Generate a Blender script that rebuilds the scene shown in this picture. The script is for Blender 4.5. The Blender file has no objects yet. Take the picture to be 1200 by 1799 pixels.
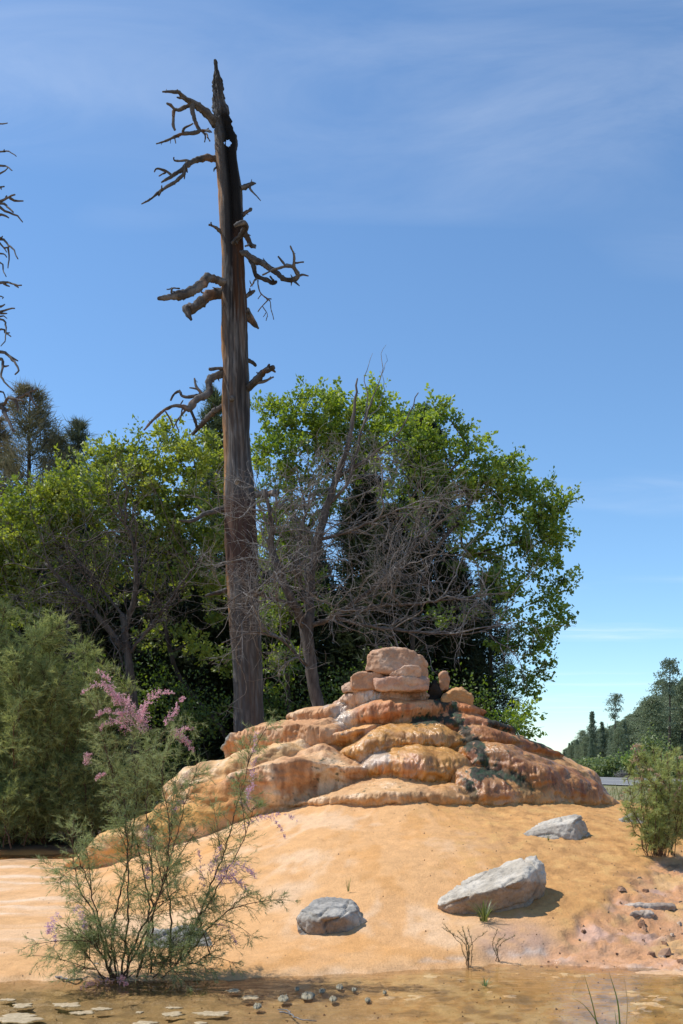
import bpy, bmesh, math, random
import numpy as np
from mathutils import Vector

random.seed(7)
RNG = np.random.default_rng(11)
SC = bpy.context.scene
COL = SC.collection

# ------------------------------------------------------------------ camera
F, UC, VH, CZ = 1749.0, 600.0, 1335.0, 1.7      # focal length, centre column, horizon row (photo pixels), eye height
cam_d = bpy.data.cameras.new('camera')
cam = bpy.data.objects.new('camera', cam_d)
COL.objects.link(cam)
cam.location = (0, 0, CZ)
cam.rotation_euler = (math.pi / 2, 0, 0)
cam_d.sensor_fit = 'VERTICAL'
cam_d.sensor_height = 36.0
cam_d.sensor_width = 24.0
cam_d.lens = 35.0
cam_d.shift_y = (VH - 899.5) / 1799.0
cam_d.clip_end = 9000
SC.camera = cam

# ------------------------------------------------------------------ sky and sun
SUN_ELEV, SUN_BACK = math.radians(57), math.radians(13)   # high sun from the left, a little behind the mound
sun_dir = Vector((-math.cos(SUN_ELEV) * math.cos(SUN_BACK), math.cos(SUN_ELEV) * math.sin(SUN_BACK), math.sin(SUN_ELEV)))
world = bpy.data.worlds.new('World')
SC.world = world
world.use_nodes = True
wn, wl = world.node_tree.nodes, world.node_tree.links
wn.clear()
w_out = wn.new('ShaderNodeOutputWorld')
w_bg = wn.new('ShaderNodeBackground')
w_bg.inputs['Strength'].default_value = 0.126
w_sky = wn.new('ShaderNodeTexSky')
w_sky.sky_type = 'NISHITA'
w_sky.sun_disc = False
w_sky.sun_elevation = SUN_ELEV
w_sky.sun_rotation = math.atan2(sun_dir.x, sun_dir.y)
w_sky.altitude = 2000
w_sky.air_density = 1.22
w_sky.dust_density = 0.1
w_sky.ozone_density = 4.0
# thin cirrus: noise on a flat cloud layer seen in perspective (direction / height)
w_tc = wn.new('ShaderNodeTexCoord')
w_sep = wn.new('ShaderNodeSeparateXYZ')
wl.new(w_tc.outputs['Generated'], w_sep.inputs[0])
w_z = wn.new('ShaderNodeMath'); w_z.operation = 'MAXIMUM'; w_z.inputs[1].default_value = 0.035
wl.new(w_sep.outputs['Z'], w_z.inputs[0])
w_px = wn.new('ShaderNodeMath'); w_px.operation = 'DIVIDE'
wl.new(w_sep.outputs['X'], w_px.inputs[0]); wl.new(w_z.outputs[0], w_px.inputs[1])
w_py = wn.new('ShaderNodeMath'); w_py.operation = 'DIVIDE'
wl.new(w_sep.outputs['Y'], w_py.inputs[0]); wl.new(w_z.outputs[0], w_py.inputs[1])
w_cmb = wn.new('ShaderNodeCombineXYZ')
wl.new(w_px.outputs[0], w_cmb.inputs[0]); wl.new(w_py.outputs[0], w_cmb.inputs[1])
w_map = wn.new('ShaderNodeMapping')
w_map.inputs['Rotation'].default_value = (0, 0, math.radians(-18))
w_map.inputs['Scale'].default_value = (0.42, 0.85, 1)
w_map.inputs['Location'].default_value = (8.8, 0.4, 0)
wl.new(w_cmb.outputs[0], w_map.inputs[0])
w_n1 = wn.new('ShaderNodeTexNoise')
w_n1.inputs['Scale'].default_value = 1.0; w_n1.inputs['Detail'].default_value = 3; w_n1.inputs['Roughness'].default_value = 0.5
wl.new(w_map.outputs[0], w_n1.inputs['Vector'])
w_n2 = wn.new('ShaderNodeTexNoise')
w_n2.inputs['Scale'].default_value = 4.0; w_n2.inputs['Detail'].default_value = 7; w_n2.inputs['Roughness'].default_value = 0.62
w_n2.inputs['Distortion'].default_value = 0.7
wl.new(w_map.outputs[0], w_n2.inputs['Vector'])
w_r1 = wn.new('ShaderNodeMapRange'); w_r1.inputs[1].default_value = 0.54; w_r1.inputs[2].default_value = 0.70
wl.new(w_n1.outputs[0], w_r1.inputs[0])
w_r2 = wn.new('ShaderNodeMapRange'); w_r2.inputs[1].default_value = 0.3; w_r2.inputs[2].default_value = 0.8
wl.new(w_n2.outputs[0], w_r2.inputs[0])
w_m = wn.new('ShaderNodeMath'); w_m.operation = 'MULTIPLY'
wl.new(w_r1.outputs[0], w_m.inputs[0]); wl.new(w_r2.outputs[0], w_m.inputs[1])
w_m2 = wn.new('ShaderNodeMath'); w_m2.operation = 'MULTIPLY'; w_m2.inputs[1].default_value = 0.28
wl.new(w_m.outputs[0], w_m2.inputs[0])
w_mix = wn.new('ShaderNodeMix'); w_mix.data_type = 'RGBA'
w_mix.inputs['B'].default_value = (6.6, 6.9, 7.2, 1)
wl.new(w_m2.outputs[0], w_mix.inputs['Factor'])
w_wb = wn.new('ShaderNodeMix'); w_wb.data_type = 'RGBA'; w_wb.blend_type = 'MULTIPLY'; w_wb.inputs['Factor'].default_value = 1
w_wb.inputs['B'].default_value = (0.86, 1.005, 1.05, 1)      # white balance of the sky light
wl.new(w_sky.outputs[0], w_wb.inputs['A']); wl.new(w_wb.outputs['Result'], w_mix.inputs['A'])
wl.new(w_mix.outputs['Result'], w_bg.inputs['Color'])
wl.new(w_bg.outputs[0], w_out.inputs[0])

sun_d = bpy.data.lights.new('sun', 'SUN')
sun_d.energy = 3.6
sun_d.angle = math.radians(0.53)
sun_d.color = (1.0, 0.955, 0.88)
sun = bpy.data.objects.new('sun', sun_d)
COL.objects.link(sun)
sun.rotation_euler = sun_dir.to_track_quat('Z', 'Y').to_euler()
sun.location = (-20, 10, 40)

SC.view_settings.view_transform = 'Standard'
SC.view_settings.look = 'None'
SC.view_settings.exposure = 0.45
SC.view_settings.gamma = 1.0
SC.view_settings.use_curve_mapping = False
SC.cycles.max_bounces = 8
SC.cycles.transparent_max_bounces = 16
SC.cycles.caustics_reflective = False
SC.cycles.caustics_refractive = False

# ------------------------------------------------------------------ helpers
def P(u, v, Y):
    return np.array([(u - UC) / F * Y, Y, CZ + (VH - v) / F * Y])

def proj(p):
    y = np.maximum(p[:, 1], 0.1)
    return UC + p[:, 0] / y * F, VH - (p[:, 2] - CZ) / y * F

_perm = np.random.default_rng(3).permutation(256)
_perm = np.concatenate([_perm, _perm, _perm])
_grad = np.array([[1,1,0],[-1,1,0],[1,-1,0],[-1,-1,0],[1,0,1],[-1,0,1],[1,0,-1],[-1,0,-1],[0,1,1],[0,-1,1],[0,1,-1],[0,-1,-1],[1,1,0],[-1,1,0],[0,-1,1],[0,-1,-1]], np.float32)

def pn(p):
    p = np.asarray(p, np.float32)
    i = np.floor(p).astype(np.int32); f = p - i
    i &= 255
    w = f * f * f * (f * (f * 6 - 15) + 10)
    out = 0
    for dx in (0, 1):
        wx = w[:, 0] if dx else 1 - w[:, 0]
        for dy in (0, 1):
            wy = w[:, 1] if dy else 1 - w[:, 1]
            for dz in (0, 1):
                wz = w[:, 2] if dz else 1 - w[:, 2]
                h = _perm[_perm[_perm[i[:, 0] + dx] + i[:, 1] + dy] + i[:, 2] + dz] & 15
                g = _grad[h]
                out = out + wx * wy * wz * (g[:, 0] * (f[:, 0] - dx) + g[:, 1] * (f[:, 1] - dy) + g[:, 2] * (f[:, 2] - dz))
    return out

def fbm(p, o=4, r=0.5):
    p = np.asarray(p, float); s = 0; a = 1
    for k in range(o):
        s = s + a * pn(p + 17.3 * k); p = p * 2.03; a *= r
    return s

def bil(p, o=3):
    p = np.asarray(p, float); s = 0; a = 1
    for k in range(o):
        s = s + a * (np.abs(pn(p + 9.7 * k)) * 2 - 0.5); p = p * 2.1; a *= 0.5
    return s

def ss(a, b, x):
    t = np.clip((np.asarray(x, float) - a) / (b - a), 0, 1)
    return t * t * (3 - 2 * t)

def mixc(c, d, w):
    w = np.asarray(w)[:, None]
    return c * (1 - w) + np.asarray(d) * w

def mesh_np(name, verts, quads=None, tris=None, smooth=True, col=None, attrs=None):
    me = bpy.data.meshes.new(name)
    verts = np.ascontiguousarray(verts, dtype=np.float32)
    nq = 0 if quads is None else len(quads); nt = 0 if tris is None else len(tris)
    me.vertices.add(len(verts)); me.vertices.foreach_set('co', verts.ravel())
    loops, starts = [], []
    if nq: loops.append(np.asarray(quads, np.int32).ravel()); starts.append(np.arange(nq) * 4)
    if nt: loops.append(np.asarray(tris, np.int32).ravel()); starts.append(nq * 4 + np.arange(nt) * 3)
    loops = np.concatenate(loops); starts = np.concatenate(starts).astype(np.int32)
    me.loops.add(len(loops)); me.loops.foreach_set('vertex_index', loops.astype(np.int32))
    me.polygons.add(nq + nt); me.polygons.foreach_set('loop_start', starts)
    me.polygons.foreach_set('use_smooth', np.full(nq + nt, smooth))
    me.update(calc_edges=True); me.validate()
    if col is not None:
        c4 = np.ones((len(verts), 4), np.float32); c4[:, :3] = np.clip(col, 0, 1)
        a = me.attributes.new('col', 'FLOAT_COLOR', 'POINT'); a.data.foreach_set('color', c4.ravel())
    for k, v in (attrs or {}).items():
        a = me.attributes.new(k, 'FLOAT', 'POINT'); a.data.foreach_set('value', np.ascontiguousarray(v, dtype=np.float32))
    return me

def obj(name, me, mat, parent=None, loc=None):
    o = bpy.data.objects.new(name, me)
    COL.objects.link(o)
    if mat is not None:
        if me.materials: me.materials[0] = mat
        else: me.materials.append(mat)
    if loc is not None: o.location = loc
    if parent is not None: o.parent = parent
    return o

def tag(o, label=None, cat=None, group=None, kind=None):
    if label: o['label'] = label
    if cat: o['category'] = cat
    if group: o['group'] = group
    if kind: o['kind'] = kind
    return o

def thing(name, label, cat, group=None):
    o = bpy.data.objects.new(name, None)
    o.empty_display_size = 0.2
    COL.objects.link(o)
    return tag(o, label, cat, group)

def set_base(e, p):
    """move an Empty to a thing's base, its children stay where they are"""
    p = Vector([float(c) for c in p])
    for c in e.children: c.location = c.location - p
    e.location = p

class Soup:
    """collects vertices and faces for one mesh"""
    def __init__(s): s.v, s.q, s.t, s.c, s.n = [], [], [], [], 0
    def add(s, v, q=None, t=None, c=None):
        v = np.asarray(v, float)
        if q is not None and len(q): s.q.append(np.asarray(q) + s.n)
        if t is not None and len(t): s.t.append(np.asarray(t) + s.n)
        s.v.append(v); s.n += len(v)
        if c is not None:
            c = np.asarray(c, float)
            s.c.append(np.broadcast_to(c, (len(v), 3)) if c.ndim == 1 else c)
    def mesh(s, name, smooth=True):
        return mesh_np(name, np.concatenate(s.v), np.concatenate(s.q) if s.q else None,
                       np.concatenate(s.t) if s.t else None, smooth, np.concatenate(s.c) if s.c else None)

def tube(S, pts, rad, sides=5, c=None, cap=True, rough=0.0):
    pts = np.asarray(pts, float); rad = np.broadcast_to(np.asarray(rad, float), (len(pts),))
    n = len(pts)
    if n < 2: return
    t = np.gradient(pts, axis=0); t /= np.linalg.norm(t, axis=1)[:, None] + 1e-9
    m = np.abs(t.mean(0)); ref = np.zeros(3); ref[int(np.argmin(m))] = 1
    a = np.cross(t, ref); a /= np.linalg.norm(a, axis=1)[:, None] + 1e-9
    b = np.cross(t, a)
    th = np.arange(sides) / sides * 2 * np.pi
    R = rad[:, None] * np.ones(sides)
    if rough: R = R * (1 + rough * RNG.normal(size=R.shape))
    v = pts[:, None, :] + R[..., None] * (np.cos(th)[None, :, None] * a[:, None, :] + np.sin(th)[None, :, None] * b[:, None, :])
    i = np.arange(n - 1)[:, None] * sides; j = np.arange(sides)[None, :]; j2 = (j + 1) % sides
    q = np.stack([i + j, i + j2, i + sides + j2, i + sides + j], -1).reshape(-1, 4)
    v = v.reshape(-1, 3)
    tr = None
    if cap:
        v = np.concatenate([v, pts[-1:] + t[-1:] * rad[-1] * 0.6])
        e = (n - 1) * sides
        tr = np.stack([e + np.arange(sides), e + (np.arange(sides) + 1) % sides, np.full(sides, n * sides)], -1)
    if c is not None and np.ndim(c) == 2:
        c = np.repeat(c, sides, 0)
        if cap: c = np.concatenate([c, c[-1:]])
    S.add(v, q, tr, c)

def resample(pts, step, jit=0.0, n_min=3):
    """smooth polyline (Catmull-Rom) resampled at an even step; extra columns (radius) are carried along"""
    p = np.asarray(pts, float)
    if len(p) > 2:
        e = np.concatenate([2 * p[:1] - p[1:2], p, 2 * p[-1:] - p[-2:-1]])
        out = []
        for k in range(len(p) - 1):
            a, b, c, d = e[k:k + 4]
            tt = np.linspace(0, 1, 8, endpoint=False)[:, None]
            out.append(0.5 * (2 * b + (c - a) * tt + (2 * a - 5 * b + 4 * c - d) * tt ** 2 + (3 * b - a - 3 * c + d) * tt ** 3))
        p = np.concatenate(out + [p[-1:]])
    d = np.concatenate([[0], np.cumsum(np.linalg.norm(np.diff(p[:, :3], axis=0), axis=1))])
    n = max(n_min, int(d[-1] / step) + 1)
    x = np.linspace(0, d[-1], n)
    r = np.stack([np.interp(x, d, p[:, k]) for k in range(p.shape[1])], -1)
    if jit and n > 2:
        r[1:-1, :3] += RNG.normal(size=(n - 2, 3)) * jit
    return r

# ------------------------------------------------------------------ materials
def new_mat(name):
    m = bpy.data.materials.new(name); m.use_nodes = True
    nt = m.node_tree; nt.nodes.clear()
    out = nt.nodes.new('ShaderNodeOutputMaterial')
    return m, nt.nodes, nt.links, out

def noise_node(N, L, scale, detail=4, rough=0.55, vec=None, stretch=None):
    n = N.new('ShaderNodeTexNoise')
    n.inputs['Scale'].default_value = scale; n.inputs['Detail'].default_value = detail; n.inputs['Roughness'].default_value = rough
    g = N.new('ShaderNodeNewGeometry')
    if stretch:
        mp = N.new('ShaderNodeMapping'); mp.inputs['Scale'].default_value = stretch
        L.new(g.outputs['Position'], mp.inputs[0]); L.new(mp.outputs[0], n.inputs['Vector'])
    else:
        L.new(g.outputs['Position'], n.inputs['Vector'])
    return n

def mineral(name, fine=60, bump=0.5, bdist=0.012, vary=(0.72, 1.22), dry_rough=0.85, wet_rough=0.22, stretch=None, speck=0.0):
    """rock / crust: vertex colour x noise, gloss from the 'wet' attribute, grainy bump"""
    m, N, L, out = new_mat(name)
    b = N.new('ShaderNodeBsdfPrincipled'); L.new(b.outputs[0], out.inputs[0])
    at = N.new('ShaderNodeAttribute'); at.attribute_name = 'col'
    n1 = noise_node(N, L, fine * 0.25, 5, 0.6, stretch=stretch)
    n2 = noise_node(N, L, fine * 1.6, 3, 0.6, stretch=stretch)
    mr = N.new('ShaderNodeMapRange'); mr.inputs[1].default_value = 0.3; mr.inputs[2].default_value = 0.7
    mr.inputs[3].default_value = vary[0]; mr.inputs[4].default_value = vary[1]
    ad = N.new('ShaderNodeMath'); ad.operation = 'ADD'
    s1 = N.new('ShaderNodeMath'); s1.operation = 'MULTIPLY'; s1.inputs[1].default_value = 0.6
    s2 = N.new('ShaderNodeMath'); s2.operation = 'MULTIPLY'; s2.inputs[1].default_value = 0.4
    L.new(n1.outputs[0], s1.inputs[0]); L.new(n2.outputs[0], s2.inputs[0])
    L.new(s1.outputs[0], ad.inputs[0]); L.new(s2.outputs[0], ad.inputs[1]); L.new(ad.outputs[0], mr.inputs[0])
    mul = N.new('ShaderNodeMix'); mul.data_type = 'RGBA'; mul.blend_type = 'MULTIPLY'; mul.inputs['Factor'].default_value = 1
    L.new(at.outputs['Color'], mul.inputs['A']); L.new(mr.outputs[0], mul.inputs['B'])
    res = mul.outputs['Result']
    if speck:
        vz = noise_node(N, L, fine * 3.0, 2, 0.5)
        sr = N.new('ShaderNodeMapRange'); sr.inputs[1].default_value = 0.62; sr.inputs[2].default_value = 0.7
        sr.inputs[3].default_value = 1.0; sr.inputs[4].default_value = 1.0 - speck
        L.new(vz.outputs[0], sr.inputs[0])
        m2 = N.new('ShaderNodeMix'); m2.data_type = 'RGBA'; m2.blend_type = 'MULTIPLY'; m2.inputs['Factor'].default_value = 1
        L.new(res, m2.inputs['A']); L.new(sr.outputs[0], m2.inputs['B']); res = m2.outputs['Result']
    L.new(res, b.inputs['Base Color'])
    wt = N.new('ShaderNodeAttribute'); wt.attribute_name = 'wet'
    wr = N.new('ShaderNodeMapRange'); wr.inputs[3].default_value = dry_rough; wr.inputs[4].default_value = wet_rough
    L.new(wt.outputs['Fac'], wr.inputs[0]); L.new(wr.outputs[0], b.inputs['Roughness'])
    sp = N.new('ShaderNodeMapRange'); sp.inputs[3].default_value = 0.25; sp.inputs[4].default_value = 0.85
    L.new(wt.outputs['Fac'], sp.inputs[0]); L.new(sp.outputs[0], b.inputs['Specular IOR Level'])
    n3 = noise_node(N, L, fine, 5, 0.65, stretch=stretch)
    bp = N.new('ShaderNodeBump'); bp.inputs['Strength'].default_value = bump; bp.inputs['Distance'].default_value = bdist
    L.new(n3.outputs[0], bp.inputs['Height']); L.new(bp.outputs[0], b.inputs['Normal'])
    return m

def foliage(name, trans=0.45, gloss=0.06, rough=0.5):
    m, N, L, out = new_mat(name)
    at = N.new('ShaderNodeAttribute'); at.attribute_name = 'col'
    d = N.new('ShaderNodeBsdfDiffuse'); t = N.new('ShaderNodeBsdfTranslucent'); g = N.new('ShaderNodeBsdfGlossy')
    g.inputs['Roughness'].default_value = rough
    hs = N.new('ShaderNodeHueSaturation'); hs.inputs['Saturation'].default_value = 1.15; hs.inputs['Value'].default_value = 1.25
    hs.inputs['Hue'].default_value = 0.488
    L.new(at.outputs['Color'], d.inputs['Color']); L.new(at.outputs['Color'], hs.inputs['Color']); L.new(hs.outputs[0], t.inputs['Color'])
    m1 = N.new('ShaderNodeMixShader'); m1.inputs[0].default_value = trans
    L.new(d.outputs[0], m1.inputs[1]); L.new(t.outputs[0], m1.inputs[2])
    m2 = N.new('ShaderNodeMixShader'); m2.inputs[0].default_value = gloss
    L.new(m1.outputs[0], m2.inputs[1]); L.new(g.outputs[0], m2.inputs[2]); L.new(m2.outputs[0], out.inputs[0])
    return m

def bark(name, c1, c2, scale=14, stretch=(1, 1, 0.18), bump=0.8, use_col=False, rough=0.9):
    m, N, L, out = new_mat(name)
    b = N.new('ShaderNodeBsdfPrincipled'); L.new(b.outputs[0], out.inputs[0])
    b.inputs['Roughness'].default_value = rough; b.inputs['Specular IOR Level'].default_value = 0.2
    n = noise_node(N, L, scale, 6, 0.65, stretch=stretch)
    mx = N.new('ShaderNodeMix'); mx.data_type = 'RGBA'
    mr = N.new('ShaderNodeMapRange'); mr.inputs[1].default_value = 0.35; mr.inputs[2].default_value = 0.65
    L.new(n.outputs[0], mr.inputs[0]); L.new(mr.outputs[0], mx.inputs['Factor'])
    mx.inputs['A'].default_value = (*c1, 1); mx.inputs['B'].default_value = (*c2, 1)
    res = mx.outputs['Result']
    if use_col:
        at = N.new('ShaderNodeAttribute'); at.attribute_name = 'col'
        ml = N.new('ShaderNodeMix'); ml.data_type = 'RGBA'; ml.blend_type = 'MULTIPLY'; ml.inputs['Factor'].default_value = 1
        L.new(res, ml.inputs['A']); L.new(at.outputs['Color'], ml.inputs['B']); res = ml.outputs['Result']
    L.new(res, b.inputs['Base Color'])
    bp = N.new('ShaderNodeBump'); bp.inputs['Strength'].default_value = bump; bp.inputs['Distance'].default_value = 0.02
    L.new(n.outputs[0], bp.inputs['Height']); L.new(bp.outputs[0], b.inputs['Normal'])
    return m

M_GROUND = mineral('travertine_ground', fine=34, bump=0.65, bdist=0.02, vary=(0.80, 1.16), wet_rough=0.22, speck=0.28)
M_TRAV = mineral('travertine_crust', fine=30, bump=0.75, bdist=0.025, vary=(0.74, 1.22), wet_rough=0.19, speck=0.15, stretch=(1.0, 1.0, 0.55))
M_STONE = mineral('coated_stone', fine=30, bump=0.6, bdist=0.015, vary=(0.72, 1.22), wet_rough=0.25, speck=0.3)
M_ROCK = mineral('grey_limestone', fine=22, bump=0.7, bdist=0.02, vary=(0.62, 1.3), speck=0.35)
M_CRUST = mineral('mineral_crust', fine=45, bump=0.7, bdist=0.01, vary=(0.7, 1.2), dry_rough=0.7)
M_LEAF = foliage('leaf_green', 0.5, 0.05)
M_NEEDLE = foliage('needle_green', 0.25, 0.03)
M_FEATHER = foliage('tamarisk_green', 0.4, 0.02)
M_PINK = foliage('tamarisk_blossom', 0.4, 0.0)
M_GRASS = foliage('grass_blade', 0.4, 0.05)
M_BARK = bark('oak_bark', (0.035, 0.026, 0.02), (0.10, 0.08, 0.065))
M_DEAD = bark('dead_bark', (0.11, 0.10, 0.095), (0.28, 0.26, 0.245), scale=25)
M_DEADRED = bark('dead_red_bark', (0.055, 0.046, 0.042), (0.15, 0.13, 0.118), scale=16)
M_SNAG = bark('snag_wood', (0.62, 0.62, 0.62), (1.0, 1.0, 1.0), scale=22, stretch=(1, 1, 0.09), bump=0.9, use_col=True)
M_STEM = bark('tamarisk_stem', (0.07, 0.04, 0.025), (0.16, 0.10, 0.06), scale=30)

def simple(name, c, rough=0.8, scale=8, var=0.25, metal=0.0, bump=0.2):
    m, N, L, out = new_mat(name)
    b = N.new('ShaderNodeBsdfPrincipled'); L.new(b.outputs[0], out.inputs[0])
    b.inputs['Roughness'].default_value = rough; b.inputs['Metallic'].default_value = metal
    n = noise_node(N, L, scale, 5, 0.6)
    mx = N.new('ShaderNodeMix'); mx.data_type = 'RGBA'
    mx.inputs['A'].default_value = (*[k * (1 - var) for k in c], 1); mx.inputs['B'].default_value = (*[k * (1 + var) for k in c], 1)
    L.new(n.outputs[0], mx.inputs['Factor']); L.new(mx.outputs['Result'], b.inputs['Base Color'])
    bp = N.new('ShaderNodeBump'); bp.inputs['Strength'].default_value = bump; bp.inputs['Distance'].default_value = 0.01
    L.new(n.outputs[0], bp.inputs['Height']); L.new(bp.outputs[0], b.inputs['Normal'])
    return m
M_ASPHALT = simple('asphalt', (0.19, 0.185, 0.18), 0.9, 3)
M_PAINT = simple('road_paint', (0.7, 0.68, 0.6), 0.8, 5, 0.1)
M_STEEL = simple('weathered_steel', (0.16, 0.15, 0.14), 0.6, 12, 0.3, 0.5)

def water_mat():
    m, N, L, out = new_mat('shallow_water')
    tr = N.new('ShaderNodeBsdfTransparent'); tr.inputs['Color'].default_value = (0.90, 0.87, 0.80, 1)
    gl = N.new('ShaderNodeBsdfGlossy'); gl.inputs['Roughness'].default_value = 0.04
    fr = N.new('ShaderNodeFresnel'); fr.inputs['IOR'].default_value = 1.33
    n = noise_node(N, L, 9, 3, 0.5, stretch=(0.6, 1.6, 1))
    bp = N.new('ShaderNodeBump'); bp.inputs['Strength'].default_value = 0.25; bp.inputs['Distance'].default_value = 0.02
    L.new(n.outputs[0], bp.inputs['Height']); L.new(bp.outputs[0], gl.inputs['Normal']); L.new(bp.outputs[0], fr.inputs['Normal'])
    mx = N.new('ShaderNodeMixShader'); L.new(fr.outputs[0], mx.inputs[0])
    L.new(tr.outputs[0], mx.inputs[1]); L.new(gl.outputs[0], mx.inputs[2]); L.new(mx.outputs[0], out.inputs[0])
    return m
M_WATER = water_mat()

# ------------------------------------------------------------------ ground
EU = np.array([-900, 0, 300, 450, 600, 700, 775, 900, 980, 1075, 1200, 2000], float)
EY = np.array([7.5, 7.52, 7.55, 7.62, 7.80, 7.95, 8.05, 8.22, 8.2, 8.05, 7.9, 7.8])
EX = (EU - UC) / F * 7.9
MX, MY = 0.8, 14.8                                   # mound axis

def edge_y(x): return np.interp(x, EX, EY)

def smax(a, b, k):
    h = np.clip(0.5 + 0.5 * (a - b) / k, 0, 1)
    return b * (1 - h) + a * h + k * h * (1 - h)

def red_mask(x, y):
    """rough red seep at the lower right"""
    u = UC + x / np.maximum(y, 1) * F
    ub = np.interp(y, [7.9, 8.3, 8.8, 9.4, 10.2, 11.5], [958, 962, 990, 1040, 1120, 1180])
    pr = np.stack([x, y, 0 * x], -1)
    u = u + 55 * pn(pr * 2.2 + 5) + 35 * pn(pr * 6.5)
    return ss(-5, 40, u - ub) * ss(7.9, 8.1, y) * (1 - ss(10.6, 11.4, y)) * (1 - ss(6.5, 8.5, x))

def gh(x, y, detail=True):
    x = np.asarray(x, float); y = np.asarray(y, float)
    sh = x.shape; x = x.ravel(); y = y.ravel()
    p2 = np.stack([x, y, np.zeros_like(x)], -1)
    e = edge_y(x) + 0.15 * pn(p2 * 1.1) + 0.09 * pn(p2 * 3.6) + 0.04 * pn(p2 * 9)
    plain = 0.035 + 0.040 * np.clip(y - e, 0, 9.5)
    sx = np.where(x < MX, 4.7, 8.5)
    q = np.sqrt(((x - MX) / sx) ** 2 + ((y - MY) / 6.65) ** 2)
    apron = 1.74 * (1 - q) + 0.10 * np.sin(np.clip((q - 0.38) / 0.62, 0, 1) * math.pi)
    land = smax(plain, apron, 0.16)
    if detail:
        land = land + 0.05 * fbm(p2 * 0.8, 3) * ss(0.1, 0.6, y - e)
        # mottled relief on the ochre side and ripples down the apron
        rr0 = np.hypot(x - MX, y - MY); fl0 = np.stack([np.arctan2(x - MX, MY - y) * 12 + 1.6 * pn(p2 * 0.9) + 0.5 * pn(p2 * 2.6), rr0 * 0.7, 0 * x], -1)
        land = land + (0.009 * bil(fl0, 2) + 0.008 * fbm(fl0 * 2.3 + 5, 2)) * ss(0.15, 0.8, y - e) * ss(0.2, 0.9, land)
        land = land + (0.03 + 0.09 * pn(p2 * 1.7 + 3)) * ss(3.25, 2.35, rr0) * (1 - ss(MY - 1.2, MY - 0.3, y))
        och = ss(0.6, 2.2, x + 0.15 * (y - 9)) * ss(0.2, 0.8, y - e)
        land = land + och * 0.010 * bil(p2 * 9.0, 4) + 0.006 * fbm(p2 * 9, 3) * ss(0.0, 0.4, y - e)
        rm = red_mask(x, y)
        st = 0.5 + pn(p2 * np.array([1.1, 2.4, 1]) + 4.2)
        land = land - rm * (0.07 - 0.05 * np.clip(st, 0, 1)) + rm * (0.030 * bil(p2 * 4.0 + 3 * pn(p2 * 2)[:, None], 4) + 0.012 * bil(p2 * 21, 2))
    chan = np.exp(-((y - 14.75) / 0.42) ** 2) * (1 - ss(-4.1, -3.5, x))
    land = land - 0.085 * chan
    left = 1 - ss(-0.6, 0.9, x)
    bed = -0.013 - 0.026 * left + 0.0 * x
    if detail:
        bed = bed + (0.020 + 0.004 * left) * fbm(p2 * np.array([1.6, 3.0, 1]), 4, 0.6) + 0.012 * bil(p2 * 8, 2)
    bed = np.where(y < 4.5, bed + (4.5 - y) * 0.05, bed)
    h = bed + (land - bed) * ss(-0.06, 0.30, y - e)
    # level off away from the place, road shelf, wooded hill at the right
    far = ss(19, 24, y)
    h = h * (1 - far) + far * (0.42 + 0.03 * np.sin(x * 0.15))
    hill = 34 * ss(0, 75, x - 54 - 0.18 * (y - 250)) * ss(110, 220, y) * (1 - ss(330, 420, y))
    hill2 = 1.8 * ss(0, 18, x - 0.30 * y - 2) * ss(62, 95, y)
    return (h + hill + hill2).reshape(sh)

def G(u, v):
    """point where the sight line of a photo pixel meets the ground"""
    Y = np.linspace(4, 60, 4000)
    z = CZ + (VH - v) / F * Y; x = (u - UC) / F * Y
    k = np.argmax(z <= gh(x, Y, False))
    return np.array([x[k], Y[k], z[k]])

def axis_coords(lo, hi, step, far_lo, far_hi):
    c = list(np.arange(lo, hi + 1e-6, step))
    s = step
    while c[-1] < far_hi: s *= 1.16; c.append(c[-1] + s)
    s = step; f = []
    a = lo
    while a > far_lo: s *= 1.16; a -= s; f.append(a)
    return np.array(f[::-1] + c)

gx = axis_coords(-5.6, 5.4, 0.030, -1500, 1500)
gy = axis_coords(5.2, 15.0, 0.030, -60, 3500)
X, Yg = np.meshgrid(gx, gy)
Zg = gh(X, Yg)
gv = np.stack([X.ravel(), Yg.ravel(), Zg.ravel()], -1)
nx, ny = len(gx), len(gy)
ii = (np.arange(ny - 1)[:, None] * nx + np.arange(nx - 1)[None, :])
gq = np.stack([ii, ii + 1, ii + nx + 1, ii + nx], -1).reshape(-1, 4)

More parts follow.
